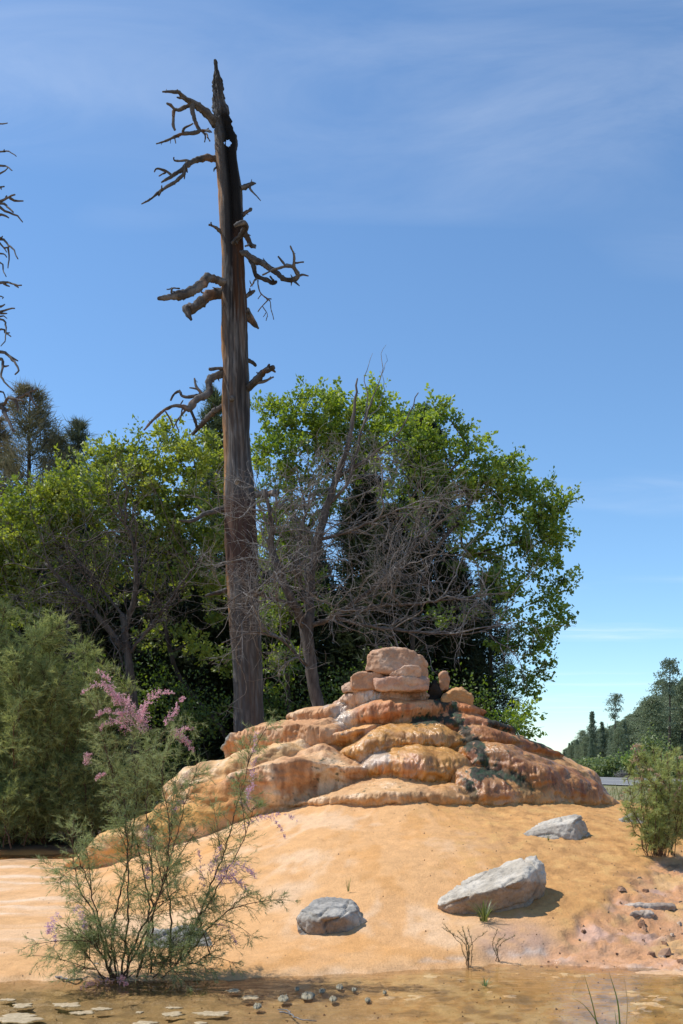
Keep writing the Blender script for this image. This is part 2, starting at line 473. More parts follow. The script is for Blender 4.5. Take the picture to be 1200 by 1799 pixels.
def ground_colour(p):
    x, y = p[:, 0], p[:, 1]
    p2 = np.stack([x, y, np.zeros_like(x)], -1)
    e = edge_y(x) + 0.15 * pn(p2 * 1.1) + 0.09 * pn(p2 * 3.6) + 0.04 * pn(p2 * 9)
    # flow direction: streaks run down the apron
    ang = np.arctan2(x - MX, MY - y); rr = np.hypot(x - MX, y - MY)
    fl = np.stack([ang * 9, rr * 0.7, np.zeros_like(x)], -1)
    n1 = fbm(p2 * 0.7 + 3, 4); n2 = fbm(fl, 4, 0.6); n3 = fbm(p2 * 5, 4, 0.6)
    c = np.tile(np.array([0.66, 0.368, 0.16]), (len(x), 1))
    c = mixc(c, (0.72, 0.475, 0.28), ss(-0.05, 0.45, n1 + 0.6 * n2) * 0.85)
    c = mixc(c, (0.60, 0.30, 0.10), ss(0.0, 0.5, n2 - 0.4 * n1 + 0.2 * n3) * 0.7)
    # pale flat at the left with creamy bands
    bands = np.stack([x * 0.25, y * 2.2, np.zeros_like(x)], -1)
    nb = fbm(bands, 4)
    pl = (1 - ss(-3.2, -1.8, x + 0.25 * (y - 9))) * ss(7.6, 8.0, y)
    c = mixc(c, (0.68, 0.42, 0.225), pl * 0.6)
    c = mixc(c, (0.75, 0.56, 0.39), pl * ss(0.05, 0.35, nb) * 0.8)
    c = mixc(c, (0.60, 0.33, 0.13), pl * ss(0.05, 0.4, -nb) * 0.6)
    # ochre side at the right
    u = UC + x / np.maximum(y, 1) * F
    och = ss(760, 1000, u + 60 * n1 + 60 * n3 + (y - 9) * 30) * ss(0.3, 1.0, y - e)
    c = mixc(c, (0.545, 0.28, 0.095), och * 0.9)
    c = mixc(c, (0.64, 0.38, 0.14), och * ss(0.05, 0.5, n3) * 0.6)
    c = mixc(c, (0.34, 0.17, 0.06), och * ss(0.12, 0.5, -n3) * 0.5)
    rm = red_mask(x, y)
    c = mixc(c, (0.57, 0.29, 0.15), rm * 0.75)
    c = mixc(c, (0.62, 0.38, 0.27), rm * ss(0.1, 0.5, fbm(p2 * 3 + 8, 4)) * 0.9)
    c = mixc(c, (0.62, 0.37, 0.15), rm * ss(0.1, 0.5, fbm(p2 * 2 + 31, 4)) * 0.8)
    c = mixc(c, (0.20, 0.12, 0.07), rm * ss(0.25, 0.55, fbm(p2 * 6 + 21, 3)) * 0.7)
    # dull mauve patch below the large boulder
    uv_v = VH - (p[:, 2] - CZ) / np.maximum(y, 1) * F
    mv = np.exp(-(((u - 905) / 75) ** 2 + ((uv_v - 1655) / 38) ** 2) ** 2)
    c = mixc(c, (0.43, 0.27, 0.19), np.clip(mv * (0.9 + 0.5 * n3), 0, 1) * 0.9)
    # pool bed
    bedm = 1 - ss(-0.12, 0.1, y - e)
    left = 1 - ss(-0.7, 0.8, x + 0.5 * n1)
    bc = np.tile(np.array([0.62, 0.365, 0.14]), (len(x), 1))
    bc = mixc(bc, (0.46, 0.31, 0.155), left)
    bc = mixc(bc, (0.68, 0.47, 0.225), ss(0.05, 0.4, n3 + 0.4 * n1) * (1 - 0.5 * left))
    bc = mixc(bc, (0.30, 0.21, 0.11), ss(0.1, 0.5, -n3 + 0.3 * n1) * 0.7)
    c = c * (1 - bedm[:, None]) + bc * bedm[:, None]
    # damp rim just above the waterline
    rim = np.exp(-((y - e - 0.12) / 0.10) ** 2)
    c = mixc(c, (0.55, 0.32, 0.13), rim * 0.5 * left)
    c = mixc(c, (0.66, 0.60, 0.52), np.exp(-((y - e - 0.16 - 0.05 * n3) / 0.035) ** 2) * ss(0.2, 0.9, x) * 0.4 * ss(-0.2, 0.3, n3))
    chan = np.exp(-((y - 14.75) / 0.55) ** 2) * (1 - ss(-4.0, -3.4, x))
    # leaf litter under the trees, then meadow
    lit = np.maximum(ss(15.2, 16.8, y + 0.5 * n3), (1 - ss(-4.6, -3.6, x + 0.35 * n3)) * ss(13.2, 14.6, y + 0.5 * n3))
    c = mixc(c, (0.085, 0.06, 0.038), lit)
    c = mixc(c, (0.50, 0.22, 0.06), ss(0.3, 0.8, chan))
    mead = np.maximum(ss(26, 34, y), ss(6.5, 8.5, x) * ss(13, 17, y))
    gcol = mixc(np.tile(np.array([0.17, 0.18, 0.07]), (len(x), 1)), (0.30, 0.245, 0.13), ss(-0.2, 0.4, n1))
    c = c * (1 - mead[:, None]) + gcol * mead[:, None]
    wet = np.clip(bedm * 0.85 + rm * 0.55 * ss(-0.1, 0.3, n3) + 0.5 * rim, 0, 1) * (1 - lit)
    return c, wet

gc, gw = ground_colour(gv)
ground = obj('ground', mesh_np('ground', gv, gq, None, True, gc, {'wet': gw}), M_GROUND)
tag(ground, 'orange and cream mineral crust sloping down from the mound', None, None, 'structure')

# water sheets: pool in front, thin stream at the left
wx = np.concatenate([np.linspace(-9, 9, 60)]); wy = np.linspace(2.2, 8.6, 40)
WX, WY = np.meshgrid(wx, wy)
wv = np.stack([WX.ravel(), WY.ravel(), np.zeros(WX.size)], -1)
i2 = (np.arange(len(wy) - 1)[:, None] * len(wx) + np.arange(len(wx) - 1)[None, :])
water = obj('pool_water', mesh_np('pool_water', wv, np.stack([i2, i2 + 1, i2 + len(wx) + 1, i2 + len(wx)], -1).reshape(-1, 4)), M_WATER)
stream = obj('stream_water', mesh_np('stream_water', np.array([[-9, 14.1, .275], [-3.3, 14.1, .275], [-3.3, 15.4, .275], [-9, 15.4, .275]]), [[0, 1, 2, 3]]), M_WATER)
tag(stream, 'thin orange stream at the left foot of the mound', None, None, 'structure')
tag(water, 'shallow still pool water over orange mud', None, None, 'structure')

# ------------------------------------------------------------------ road at the right
def strip(a, b, w0, w1, z, name, mat, n=60):
    a = np.array(a, float); b = np.array(b, float); d = (b - a) / np.linalg.norm(b - a); nrm = np.array([-d[1], d[0]])
    t = np.linspace(0, 1, n)[:, None]
    c = a + (b - a) * t
    l = c + nrm * w0; r = c + nrm * w1
    zz = lambda p: np.full(len(p), z)
    v = np.concatenate([np.c_[l, zz(l)], np.c_[r, zz(r)]])
    k = np.arange(n - 1)
    return obj(name, mesh_np(name, v, np.stack([k, k + 1, k + n + 1, k + n], -1)), mat)
RA, RB = (40.2, -10.0), (6.4, 85.0)
road = strip(RA, RB, 6.0, -6.0, 0.50, 'road', M_ASPHALT); tag(road, 'pale grey asphalt road beyond the mound', None, None, 'structure')
for off in (5.4, -5.4, 0.1):
    rl = strip(RA, RB, off + 0.07, off - 0.07, 0.504, 'road_line', M_PAINT)
    rl.parent = road

# ------------------------------------------------------------------ mound
def algae_mask(u, v, paths):
    best = np.zeros_like(u)
    for w, pts in paths:
        pts = np.array(pts, float)
        d = np.full_like(u, 1e9)
        for a, b in zip(pts[:-1], pts[1:]):
            ab = b - a; L2 = (ab ** 2).sum()
            t = np.clip(((u - a[0]) * ab[0] + (v - a[1]) * ab[1]) / L2, 0, 1)
            d = np.minimum(d, np.hypot(u - a[0] - t * ab[0], v - a[1] - t * ab[1]))
        best = np.maximum(best, np.exp(-(d / (1.2 * w)) ** 2))
    return best
ALGAE = [(9, [(758, 1178), (764, 1205), (772, 1226), (790, 1246), (806, 1264), (818, 1282), (824, 1308)]),
         (8, [(795, 1240), (802, 1262)]), (7, [(728, 1268), (775, 1263), (810, 1270)]), (8, [(858, 1256), (868, 1270)]),
         (9, [(868, 1266), (905, 1282), (940, 1296), (1000, 1318)]), (7, [(836, 1300), (842, 1318), (852, 1342)]),
         (9, [(838, 1358), (880, 1358), (912, 1368), (930, 1396), (936, 1416)]), (7, [(820, 1376), (832, 1398), (842, 1420)]),
         (8, [(892, 1418), (920, 1420)]), (5, [(1082, 1372), (1104, 1400), (1120, 1422)])]
TEAL = [(12, [(296, 1344), (330, 1330), (380, 1322)]), (8, [(380, 1316), (398, 1290)]), (6, [(272, 1362), (262, 1372)])]
SHEEN = [(14, [(598, 1250), (604, 1268)]), (9, [(575, 1232), (585, 1218)]), (12, [(640, 1225), (656, 1217)]), (16, [(645, 1338), (668, 1332)])]

def colour_travertine(p, nrm, base, alt, wet0):
    u, v = proj(p)
    n1 = fbm(p * 2.0 + 5, 4); n2 = fbm(p * np.array([6, 6, 1.5]), 4, 0.6); n3 = fbm(p * 14, 3, 0.6)
    c = np.array(base, float) * np.ones((len(p), 1))
    c = mixc(c, alt, ss(-0.1, 0.5, n1 + 0.5 * n2))
    c = mixc(c, np.array(base) * np.array([0.62, 0.55, 0.5]), ss(0.05, 0.55, -n2 - 0.3 * n1) * 0.8)
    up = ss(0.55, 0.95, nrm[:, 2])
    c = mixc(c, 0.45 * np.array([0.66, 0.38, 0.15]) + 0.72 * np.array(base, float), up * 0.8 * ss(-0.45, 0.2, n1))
    al = algae_mask(u, v, ALGAE)
    al = ss(0.30, 0.55, al * (0.95 + 0.6 * n2) + 0.5 * n3 + 0.2 * n1)
    c = mixc(c, (0.014, 0.020, 0.013), al * 0.96)
    c = mixc(c, (0.02, 0.055, 0.02), al * ss(0.15, 0.4, n3) * 0.8)
    te = ss(0.35, 0.7, algae_mask(u, v, TEAL) + 0.3 * n2)
    c = mixc(c, (0.22, 0.29, 0.27), te * 0.8)
    sh = ss(0.35, 0.7, algae_mask(u, v, SHEEN) + 0.4 * n3)
    c = mixc(c, (0.52, 0.44, 0.36), sh * 0.7)
    wet = np.clip((0.22 + wet0) * (0.9 + 0.8 * n1) * (1 - al) + 0.28 * al + sh + 0.4 * te, 0, 1)
    return c, wet

def y_of(u, vb): return 12.3 + (1424 - vb) * 0.0095 + 1.1e-5 * (u - 720) ** 2

mound = thing('travertine_mound', 'tiered orange travertine spring mound with wet dark algae streaks', 'mound')
TAN, PINK, ORG = (0.50, 0.275, 0.14), (0.58, 0.37, 0.225), (0.56, 0.275, 0.085)
RED, GOLD, RUST = (0.47, 0.19, 0.075), (0.49, 0.245, 0.06), (0.30, 0.112, 0.027)  # RUST: rust brown, deepened to put the right dome's shade into the colour
OCHRE, CREAM = (0.56, 0.33, 0.11), (0.66, 0.49, 0.32)

LB = [
 # lower left flank
 ([(88, 1512, 1532), (120, 1474, 1532), (155, 1442, 1530), (200, 1418, 1526), (245, 1402, 1514), (300, 1398, 1496), (350, 1400, 1480)], 0.75, 2.3, (0.60, 0.345, 0.10), (0.60, 0.38, 0.17), dict(Y=[13.3, 13.05, 12.9, 12.8, 12.75, 12.7, 12.7], wet0=0.25, lump=0.07, flute=0.012, grain=0.006, label='smooth ochre toe of the mound')),
 ([(228, 1425, 1478), (255, 1388, 1482), (300, 1366, 1474), (345, 1366, 1462), (390, 1380, 1446), (430, 1400, 1436)], 0.65, 2.4, ORG, CREAM, dict(Y=[13.3, 13.05, 12.9, 12.85, 12.8, 12.8], wet0=0.2, lump=0.07, flute=0.014, grain=0.006)),
 ([(278, 1360, 1410), (305, 1336, 1416), (345, 1324, 1416), (390, 1313, 1412), (430, 1308, 1404)], 0.6, 2.4, (0.55, 0.34, 0.15), CREAM, dict(Y=[13.75, 13.5, 13.35, 13.2, 13.1], wet0=0.3, lump=0.06, flute=0.014, grain=0.006)),
 # left middle and upper
 ([(372, 1380, 1404), (392, 1340, 1408), (430, 1323, 1409), (470, 1317, 1402), (505, 1316, 1390), (545, 1320, 1376), (590, 1330, 1364), (640, 1345, 1360)], 0.9, 3.0, TAN, CREAM, dict(Y=[13.2, 13.0, 12.85, 12.8, 12.82, 12.92, 13.0, 13.1], flute=0.035, lump=0.06, wet0=0.15, lip=0.72)),
 ([(384, 1306, 1326), (400, 1274, 1327), (430, 1262, 1326), (480, 1256, 1326), (530, 1256, 1322), (562, 1263, 1325), (590, 1278, 1314)], 0.85, 2.7, TAN, PINK, dict(flute=0.04, lump=0.06, grain=0.016, wet0=0.05, lip=0.74)),
 ([(572, 1282, 1316), (592, 1270, 1314), (625, 1266, 1302), (668, 1265, 1285)], 0.6, 3.5, ORG, TAN, dict(wet0=0.4, lump=0.03, lip=0.6)),
 ([(508, 1254, 1266), (524, 1238, 1268), (560, 1234, 1267), (600, 1236, 1268)], 0.6, 4.0, TAN, CREAM, dict(lump=0.025)),
 ([(582, 1244, 1274), (602, 1236, 1275), (628, 1233, 1273)], 0.5, 1.6, CREAM, PINK, dict(wet0=0.8, lump=0.02, grain=0.014, ends=0.1)),
 ([(570, 1238, 1246), (588, 1216, 1248), (622, 1206, 1246), (665, 1201, 1243), (715, 1198, 1240), (758, 1206, 1238)], 0.5, 3.4, (0.46, 0.265, 0.16), (0.55, 0.37, 0.255), dict(wet0=0.15, lump=0.07, flute=0.05, ends=0.25)),
 # right upper steps
 ([(780, 1256, 1284), (830, 1244, 1280), (880, 1253, 1282), (912, 1272, 1286)], 0.8, 2.6, RED, RUST, dict(wet0=0.5, lump=0.05)),
 ([(784, 1240, 1258), (806, 1228, 1257), (835, 1229, 1256), (856, 1244, 1258)], 0.45, 3.0, RED, ORG, dict(wet0=0.35, lump=0.035)),
 ([(604, 1252, 1275), (624, 1235, 1275), (660, 1229, 1273), (720, 1228, 1264), (770, 1229, 1256), (806, 1236, 1254)], 0.6, 5.0, RED, (0.50, 0.27, 0.14), dict(flute=0.035, lump=0.03, wet0=0.25)),
 # centre
 ([(590, 1312, 1332), (610, 1292, 1334), (650, 1275, 1330), (700, 1264, 1319), (760, 1260, 1318), (802, 1264, 1317), (826, 1284, 1316)], 0.7, 2.2, GOLD, (0.50, 0.26, 0.10), dict(wet0=0.85, flute=0.035, grain=0.017)),
 ([(624, 1340, 1356), (642, 1323, 1360), (668, 1316, 1362), (705, 1312, 1368), (745, 1311, 1374), (792, 1312, 1375), (828, 1318, 1371), (846, 1338, 1368)], 0.6, 2.3, GOLD, (0.47, 0.21, 0.085), dict(wet0=0.95, flute=0.05, grain=0.018)),
 ([(820, 1290, 1316), (840, 1271, 1317), (872, 1267, 1317), (902, 1275, 1314), (920, 1294, 1312)], 0.6, 2.5, RUST, GOLD, dict(wet0=0.6)),
 ([(895, 1280, 1312), (930, 1276, 1318), (965, 1292, 1324), (994, 1314, 1330)], 0.9, 2.0, RUST, (0.12, 0.075, 0.04), dict(wet0=0.6)),
 ([(824, 1326, 1350), (848, 1313, 1354), (885, 1311, 1356)], 0.6, 2.4, (0.40, 0.19, 0.06), RUST, dict(wet0=0.7)),
 # right dome
 ([(852, 1330, 1372), (888, 1308, 1394), (930, 1303, 1422), (980, 1308, 1430), (1030, 1326, 1433), (1068, 1346, 1434), (1100, 1388, 1434)], 1.0, 2.3, RUST, (0.30, 0.135, 0.035), dict(wet0=0.45, flute=0.06, lump=0.06, grain=0.016)),
 ([(874, 1372, 1408), (895, 1351, 1420), (930, 1345, 1428), (972, 1354, 1430), (1002, 1376, 1430), (1022, 1408, 1429)], 0.8, 2.3, (0.40, 0.205, 0.055), (0.46, 0.26, 0.07), dict(wet0=0.4, flute=0.05, lump=0.05, grain=0.016)),
 ([(806, 1378, 1414), (826, 1352, 1420), (860, 1345, 1424), (900, 1352, 1425), (932, 1374, 1425), (946, 1406, 1425)], 0.6, 2.3, (0.40, 0.185, 0.06), RUST, dict(wet0=0.8, grain=0.016)),
 ([(735, 1396, 1420), (770, 1380, 1421), (810, 1376, 1422), (845, 1386, 1422)], 0.5, 2.6, (0.50, 0.265, 0.10), (0.42, 0.2, 0.08), dict(wet0=0.8, lump=0.05)),
 # lowest front ledge
 ([(488, 1410, 1420), (530, 1380, 1424), (600, 1362, 1424), (680, 1352, 1424), (745, 1352, 1423), (800, 1362, 1422), (830, 1380, 1421)], 0.95, 3.4, (0.52, 0.31, 0.15), CREAM, dict(flute=0.04, lump=0.03, grain=0.016, wet0=0.35, lip=0.46)),
 ([(886, 1416, 1430), (905, 1408, 1432), (924, 1416, 1430)], 0.2, 2.0, (0.20, 0.10, 0.04), RUST, dict(wet0=0.9, lump=0.02, ends=0.1, skirt=0.15)),
]
# One flowing surface r(angle, height): the smooth maximum of all terraces and of the inner mass,
# so that every ledge runs into its neighbours; afterwards it is cut into one mesh per terrace.
phi = np.concatenate([np.linspace(-np.pi, -2.05, 50, endpoint=False), np.linspace(-2.05, 2.05, 800, endpoint=False), np.linspace(2.05, np.pi, 51)])
zz = np.linspace(-0.35, 2.90, 540)
NP_, NZ_ = len(phi), len(zz)
prof = {'f': ([2.5, 2.35, 1.62, 1.22, .88, .56, -.4], [0.02, .55, 1.3, 1.8, 2.3, 2.7, 4.4]), 'r': ([2.5, 2.42, 2.16, 1.88, 1.54, 1.06, .56, -.4], [0.02, .6, 1.6, 2.25, 2.9, 3.25, 3.5, 4.2]),
        'l': ([2.5, 2.44, 2.34, 2.12, 1.66, 1.30, .9, .5, -.4], [0.02, .8, 1.4, 2.0, 2.4, 3.0, 3.4, 3.9, 4.4]), 'b': ([2.5, 2.3, 1.6, 1.0, .4, -.4], [0.02, .8, 2, 3, 4, 4.6])}
RK = {k: np.interp(zz, np.array(v[0])[::-1], np.array(v[1])[::-1]) for k, v in prof.items()}
cs, sn = np.cos(phi)[:, None], np.sin(phi)[:, None]
core = RK['f'] * np.clip(cs, 0, 1) ** 2 + RK['b'] * np.clip(-cs, 0, 1) ** 2 + RK['r'] * np.clip(sn, 0, 1) ** 2 + RK['l'] * np.clip(-sn, 0, 1) ** 2
core = core - 0.30 * np.clip(cs, 0, 1) * np.clip(-sn, 0, 1) * 2 - 0.12 * np.clip(cs, 0, 1) * np.clip(sn, 0, 1) * 2
core = np.where(zz[None, :] > 2.5, 0.02, np.maximum(core, 0.02))
layers = [core]
for pts, D, n, base, alt, kw in LB:
    pts = np.array(pts, float); t0 = np.linspace(0, 1, 500)
    s0 = np.concatenate([[0], np.cumsum(np.hypot(np.diff(pts[:, 0]), np.diff(pts[:, 1]) * 0.5 + 1e-6))]); s0 /= s0[-1]
    de = np.stack([np.interp(t0, s0, pts[:, k]) for k in range(3)], -1)
    ker = np.exp(-np.linspace(-2, 2, 71) ** 2); ker /= ker.sum()
    pad = np.concatenate([np.repeat(de[:1], 35, 0), de, np.repeat(de[-1:], 35, 0)])
    uu, vt, vb = np.stack([np.convolve(pad[:, k], ker, 'valid') for k in range(3)], 0)
    Yb = y_of(uu, vb) + kw.get('ends', 0.3) * 0.6 * (2 * np.abs(t0 - 0.5)) ** 2.5
    if 'Y' in kw: Yb = np.interp(uu, pts[:, 0], kw['Y'])
    bx = (uu - UC) / F * Yb; bz = CZ + (VH - vb) / F * Yb; tz = CZ + (VH - vt) / F * (Yb + 0.4 * D)
    ph = np.arctan2(bx - MX, MY - Yb); Rb = np.hypot(bx - MX, Yb - MY)
    o_ = np.argsort(ph); ph, Rb, bz, tz = ph[o_], Rb[o_], bz[o_], tz[o_]
    # irregular rim: the ledge swells and pulls back along its length
    wob = 0.05 * pn(np.stack([phi * 5.0, np.full(NP_, D * 9 + n), np.full(NP_, base[0] * 40)], -1)) + 0.03 * pn(np.stack([phi * 14.0, np.full(NP_, D * 5 + n), np.full(NP_, base[1] * 60)], -1))
    Rg = np.interp(phi, ph, Rb) + wob; bg = np.interp(phi, ph, bz); tg = np.interp(phi, ph, tz)
    out = np.maximum(np.maximum(ph[0] - phi, phi - ph[-1]), 0) * Rg
    Rg = Rg - 1.6 * (out / 0.5) ** 1.4; tg = tg - 0.25 * np.clip(out, 0, 1)
    H = np.maximum(tg - bg, 0.05)[:, None]; q_ = (zz[None, :] - bg[:, None]) / H
    lip = kw.get('lip'); qc = np.clip(q_, 0, 1)
    if lip is None:
        rr_l = Rg[:, None] - D * (1 - (1 - qc ** n) ** (1 / n)) - np.minimum(0.3 * H, 0.11) * np.clip(1 - qc / 0.45, 0, 1) ** 1.6
    else:
        rr_l = Rg[:, None] - D * np.where(qc < lip, 0.05 * (qc / lip) ** 4, 0.05 + 0.95 * np.clip((qc - lip) / (1 - lip), 0, 1) ** 0.85) - np.minimum(0.4 * H, 0.13) * np.clip(1 - qc / (0.8 * lip), 0, 1) ** 1.5
    rr_l = np.where(q_ > 1, Rg[:, None] - D - 5.0 * (zz[None, :] - tg[:, None]), rr_l)
    under = np.clip(bg[:, None] - zz[None, :], 0, 9)
    rr_l = rr_l - np.where(q_ < 0, np.minimum(0.35 * under, 0.05) + 0.05 * under, 0)
    layers.append(rr_l)
LY = np.stack(layers).astype(np.float32)                                     # layer, angle, height
KS = 0.028
mx = LY.max(0)
W = np.exp(np.clip((LY - mx) / KS, -40, 0))
Rz = mx + KS * np.log(W.sum(0)); Rz = np.maximum(Rz, 0.02)
dom = LY.argmax(0)
W2 = np.exp(np.clip((LY - mx) / 0.05, -30, 0)); W2 /= W2.sum(0)
cols_a = np.array([(0.50, 0.27, 0.10)] + [l[3] for l in LB]) * np.array([1.12, 1.06, 0.98]); cols_b = np.array([(0.36, 0.17, 0.06)] + [l[4] for l in LB]) * np.array([1.12, 1.06, 0.98])
wets = np.array([0.35] + [l[5].get('wet0', 0.15) for l in LB]); flu = np.array([0.03] + [l[5].get('flute', 0.03) for l in LB]); lum = np.array([0.05] + [l[5].get('lump', 0.05) for l in LB])
gra = np.array([0.01] + [l[5].get('grain', 0.010) for l in LB])
ca = np.einsum('lpz,lk->pzk', W2, cols_a); cb = np.einsum('lpz,lk->pzk', W2, cols_b)
extra = np.stack([np.einsum('lpz,l->pz', W2, k) for k in (wets, flu, lum, gra)], -1)
# even spacing along every column, from the ground up to the top
NR_ = 340
allq = np.concatenate([Rz[..., None], np.broadcast_to(zz[None, :, None], (NP_, NZ_, 1)), ca, cb, extra], -1)
col_out = np.empty((NP_, NR_, allq.shape[-1])); dom_out = np.empty((NP_, NR_), int)
arc_all = np.concatenate([np.zeros((NP_, 1)), np.cumsum(np.hypot(np.diff(Rz, axis=1), np.diff(zz)[None, :]), axis=1)], 1)
for i in range(NP_):
    a_ = np.linspace(0, arc_all[i, -1], NR_)
    for k in range(allq.shape[-1]): col_out[i, :, k] = np.interp(a_, arc_all[i], allq[i, :, k])
    dom_out[i] = dom[i][np.clip(np.searchsorted(arc_all[i], a_), 0, NZ_ - 1)]
Rr, Zr = col_out[..., 0], col_out[..., 1]
Pm = np.stack([MX + Rr * np.sin(phi)[:, None], MY - Rr * np.cos(phi)[:, None], Zr], -1)
def grid_normals(Pg):
    n_ = np.cross(np.gradient(Pg, axis=0), np.gradient(Pg, axis=1)); n_ /= np.linalg.norm(n_, axis=2)[..., None] + 1e-9
    return n_
nm = grid_normals(Pm)
if (nm[..., 0] * np.sin(phi)[:, None] - nm[..., 1] * np.cos(phi)[:, None]).mean() < 0: nm = -nm; flip = True
else: flip = False
pp = Pm.reshape(-1, 3); nf = nm.reshape(-1, 3); ex = col_out[..., 8:].reshape(-1, 4)
face = 1 - ss(0.35, 0.8, nf[:, 2])
S2 = (phi[:, None] * np.maximum(Rr, 0.5)).ravel()
fp = np.stack([S2 * 8.0 + 0.6 * pn(pp * 3), pp[:, 2] * 0.8, pp[:, 2] * 0 + 3.3], -1)
d = ex[:, 2] * (1.2 * fbm(pp * 1.6, 2) + 0.5 * bil(pp * 3.0 + 2.1, 2))
rib = np.abs(pn(fp)) * 1.6 + 0.9 * np.abs(pn(fp * np.array([2.4, 1.3, 1]) + 7)) - 0.55
d = d + 0.48 * ex[:, 1] * face * rib * (0.6 + 0.8 * ss(-0.3, 0.3, fbm(pp * 1.9 + 11, 2)))
d = d + 0.72 * ex[:, 3] * (bil(pp * np.array([12, 12, 8]), 3) + 0.7 * fbm(pp * 28, 2)) * (0.3 + 0.9 * face)
d = d + 0.007 * np.sin(pp[:, 2] * 46 + 6 * pn(pp * 2.5) + 3 * pn(pp * 7)) * (0.4 + 0.6 * face)
fade = ss(0.02, 0.5, Rr.ravel())
pp = pp + nf * (d * fade)[:, None]
nm2 = grid_normals(pp.reshape(Pm.shape)).reshape(-1, 3)
if flip: nm2 = -nm2
cA, cB = col_out[..., 2:5].reshape(-1, 3), col_out[..., 5:8].reshape(-1, 3)
cM, wM = colour_travertine(pp, nm2, cA, cB, ex[:, 0])
# paler tone on proud ribs, darker tone in the grooves between them
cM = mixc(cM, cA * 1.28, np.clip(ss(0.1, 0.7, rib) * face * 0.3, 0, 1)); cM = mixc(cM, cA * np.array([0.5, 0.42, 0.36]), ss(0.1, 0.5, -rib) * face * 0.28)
gcm, _ = ground_colour(pp)
foot = ss(0.22, 0.02, pp[:, 2] - gh(pp[:, 0], pp[:, 1], False) + 0.12 * fbm(pp * 3, 3)) * (pp[:, 1] < MY)
cM = mixc(cM, gcm, foot * 0.8)
kq = (np.arange(NP_ - 1)[:, None] * NR_ + np.arange(NR_ - 1)[None, :])
mq = np.stack([kq, kq + NR_, kq + NR_ + 1, kq + 1], -1).reshape(-1, 4)
md_ = dom_out[:-1, :-1].ravel()
TLAB = {1: 'smooth ochre toe of the mound at the left', 17: 'rusty dome on the right flank'}
for l in range(len(LB) + 1):
    qs = mq[md_ == l]
    if len(qs) < 60: continue
    ids, inv = np.unique(qs.ravel(), return_inverse=True)
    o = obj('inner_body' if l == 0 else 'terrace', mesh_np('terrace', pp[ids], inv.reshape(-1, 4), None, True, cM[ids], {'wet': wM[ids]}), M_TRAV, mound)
    if LB[l - 1][5].get('label') and l: o['label'] = LB[l - 1][5]['label']

# ------------------------------------------------------------------ stones and boulders
def hull_rock(name, pts, mat, c1, c2, voxel=0.02, rough=0.03, parent=None, wet=0.0, crack=0.02, strata=0.0, soft=1, stain=None):
    bm = bmesh.new()
    for p in pts: bm.verts.new([float(k) for k in p])
    r = bmesh.ops.convex_hull(bm, input=bm.verts)
    dead = [g for g in set(r['geom_interior']) | set(r['geom_unused']) if isinstance(g, bmesh.types.BMVert)]
    if dead: bmesh.ops.delete(bm, geom=list(set(dead)), context='VERTS')
    bmesh.ops.recalc_face_normals(bm, faces=bm.faces)
    me = bpy.data.meshes.new(name); bm.to_mesh(me); bm.free()
    t = bpy.data.objects.new('t', me); COL.objects.link(t)
    md = t.modifiers.new('r', 'REMESH'); md.mode = 'VOXEL'; md.voxel_size = voxel
    if soft:
        sm = t.modifiers.new('s', 'SMOOTH'); sm.factor = 0.5; sm.iterations = soft
    dg = bpy.context.evaluated_depsgraph_get(); dg.update()
    ev = t.evaluated_get(dg).to_mesh()
    n = len(ev.vertices)
    v = np.empty(n * 3); ev.vertices.foreach_get('co', v); v = v.reshape(-1, 3)
    nr = np.empty(n * 3, np.float32); ev.vertices.foreach_get('normal', nr); nr = nr.reshape(-1, 3)
    lt = np.empty(len(ev.polygons), np.int32); ev.polygons.foreach_get('loop_total', lt)
    lv = np.empty(len(ev.loops), np.int32); ev.loops.foreach_get('vertex_index', lv)
    q = lv.reshape(-1, 4) if (lt == 4).all() else None
    if q is None:
        off = np.concatenate([[0], np.cumsum(lt)[:-1]])
        q = np.array([lv[o:o + 4] for o, k in zip(off, lt) if k == 4])
    t.evaluated_get(dg).to_mesh_clear(); bpy.data.objects.remove(t); bpy.data.meshes.remove(me)
    sc = 1.0 / max(np.ptp(v, axis=0).max(), 0.2)
    d = rough * (0.8 * fbm(v * 2.6 * sc + 3, 3, 0.5) + 0.22 * bil(v * 9 * sc + 1, 3)) - crack * ss(0.4, 1.0, 1 - np.abs(pn(v * np.array([2.2, 2.2, 3.5]) * sc + 7)) * 9)
    if strata: d = d + strata * np.sin(v[:, 2] * 40 + 4 * pn(v * 3)) * (1 - np.abs(nr[:, 2]))
    d = d - 0.006 * (np.abs(pn(v * 13 + 3)) * 2 + np.abs(pn(v * 27 + 9)) - 0.8) + 0.006 * fbm(v * 30, 2, 0.6)
    v = v + nr * d[:, None]
    w = ss(-0.25, 0.4, fbm(v * 3, 4, 0.6))
    c = mixc(np.tile(np.array(c1, float), (n, 1)), c2, w)
    if stain is not None:      # browner tint on the steep and overhanging faces
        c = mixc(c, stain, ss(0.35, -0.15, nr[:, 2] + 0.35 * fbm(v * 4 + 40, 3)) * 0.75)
    o = obj(name, mesh_np(name, v, q, None, True, c, {'wet': np.full(n, wet)}), mat, parent)
    return o

def px_rock(name, uvd, Y0, *a, **k):
    return hull_rock(name, [P(u, v, Y0 + d) for u, v, d in uvd], *a, **k)

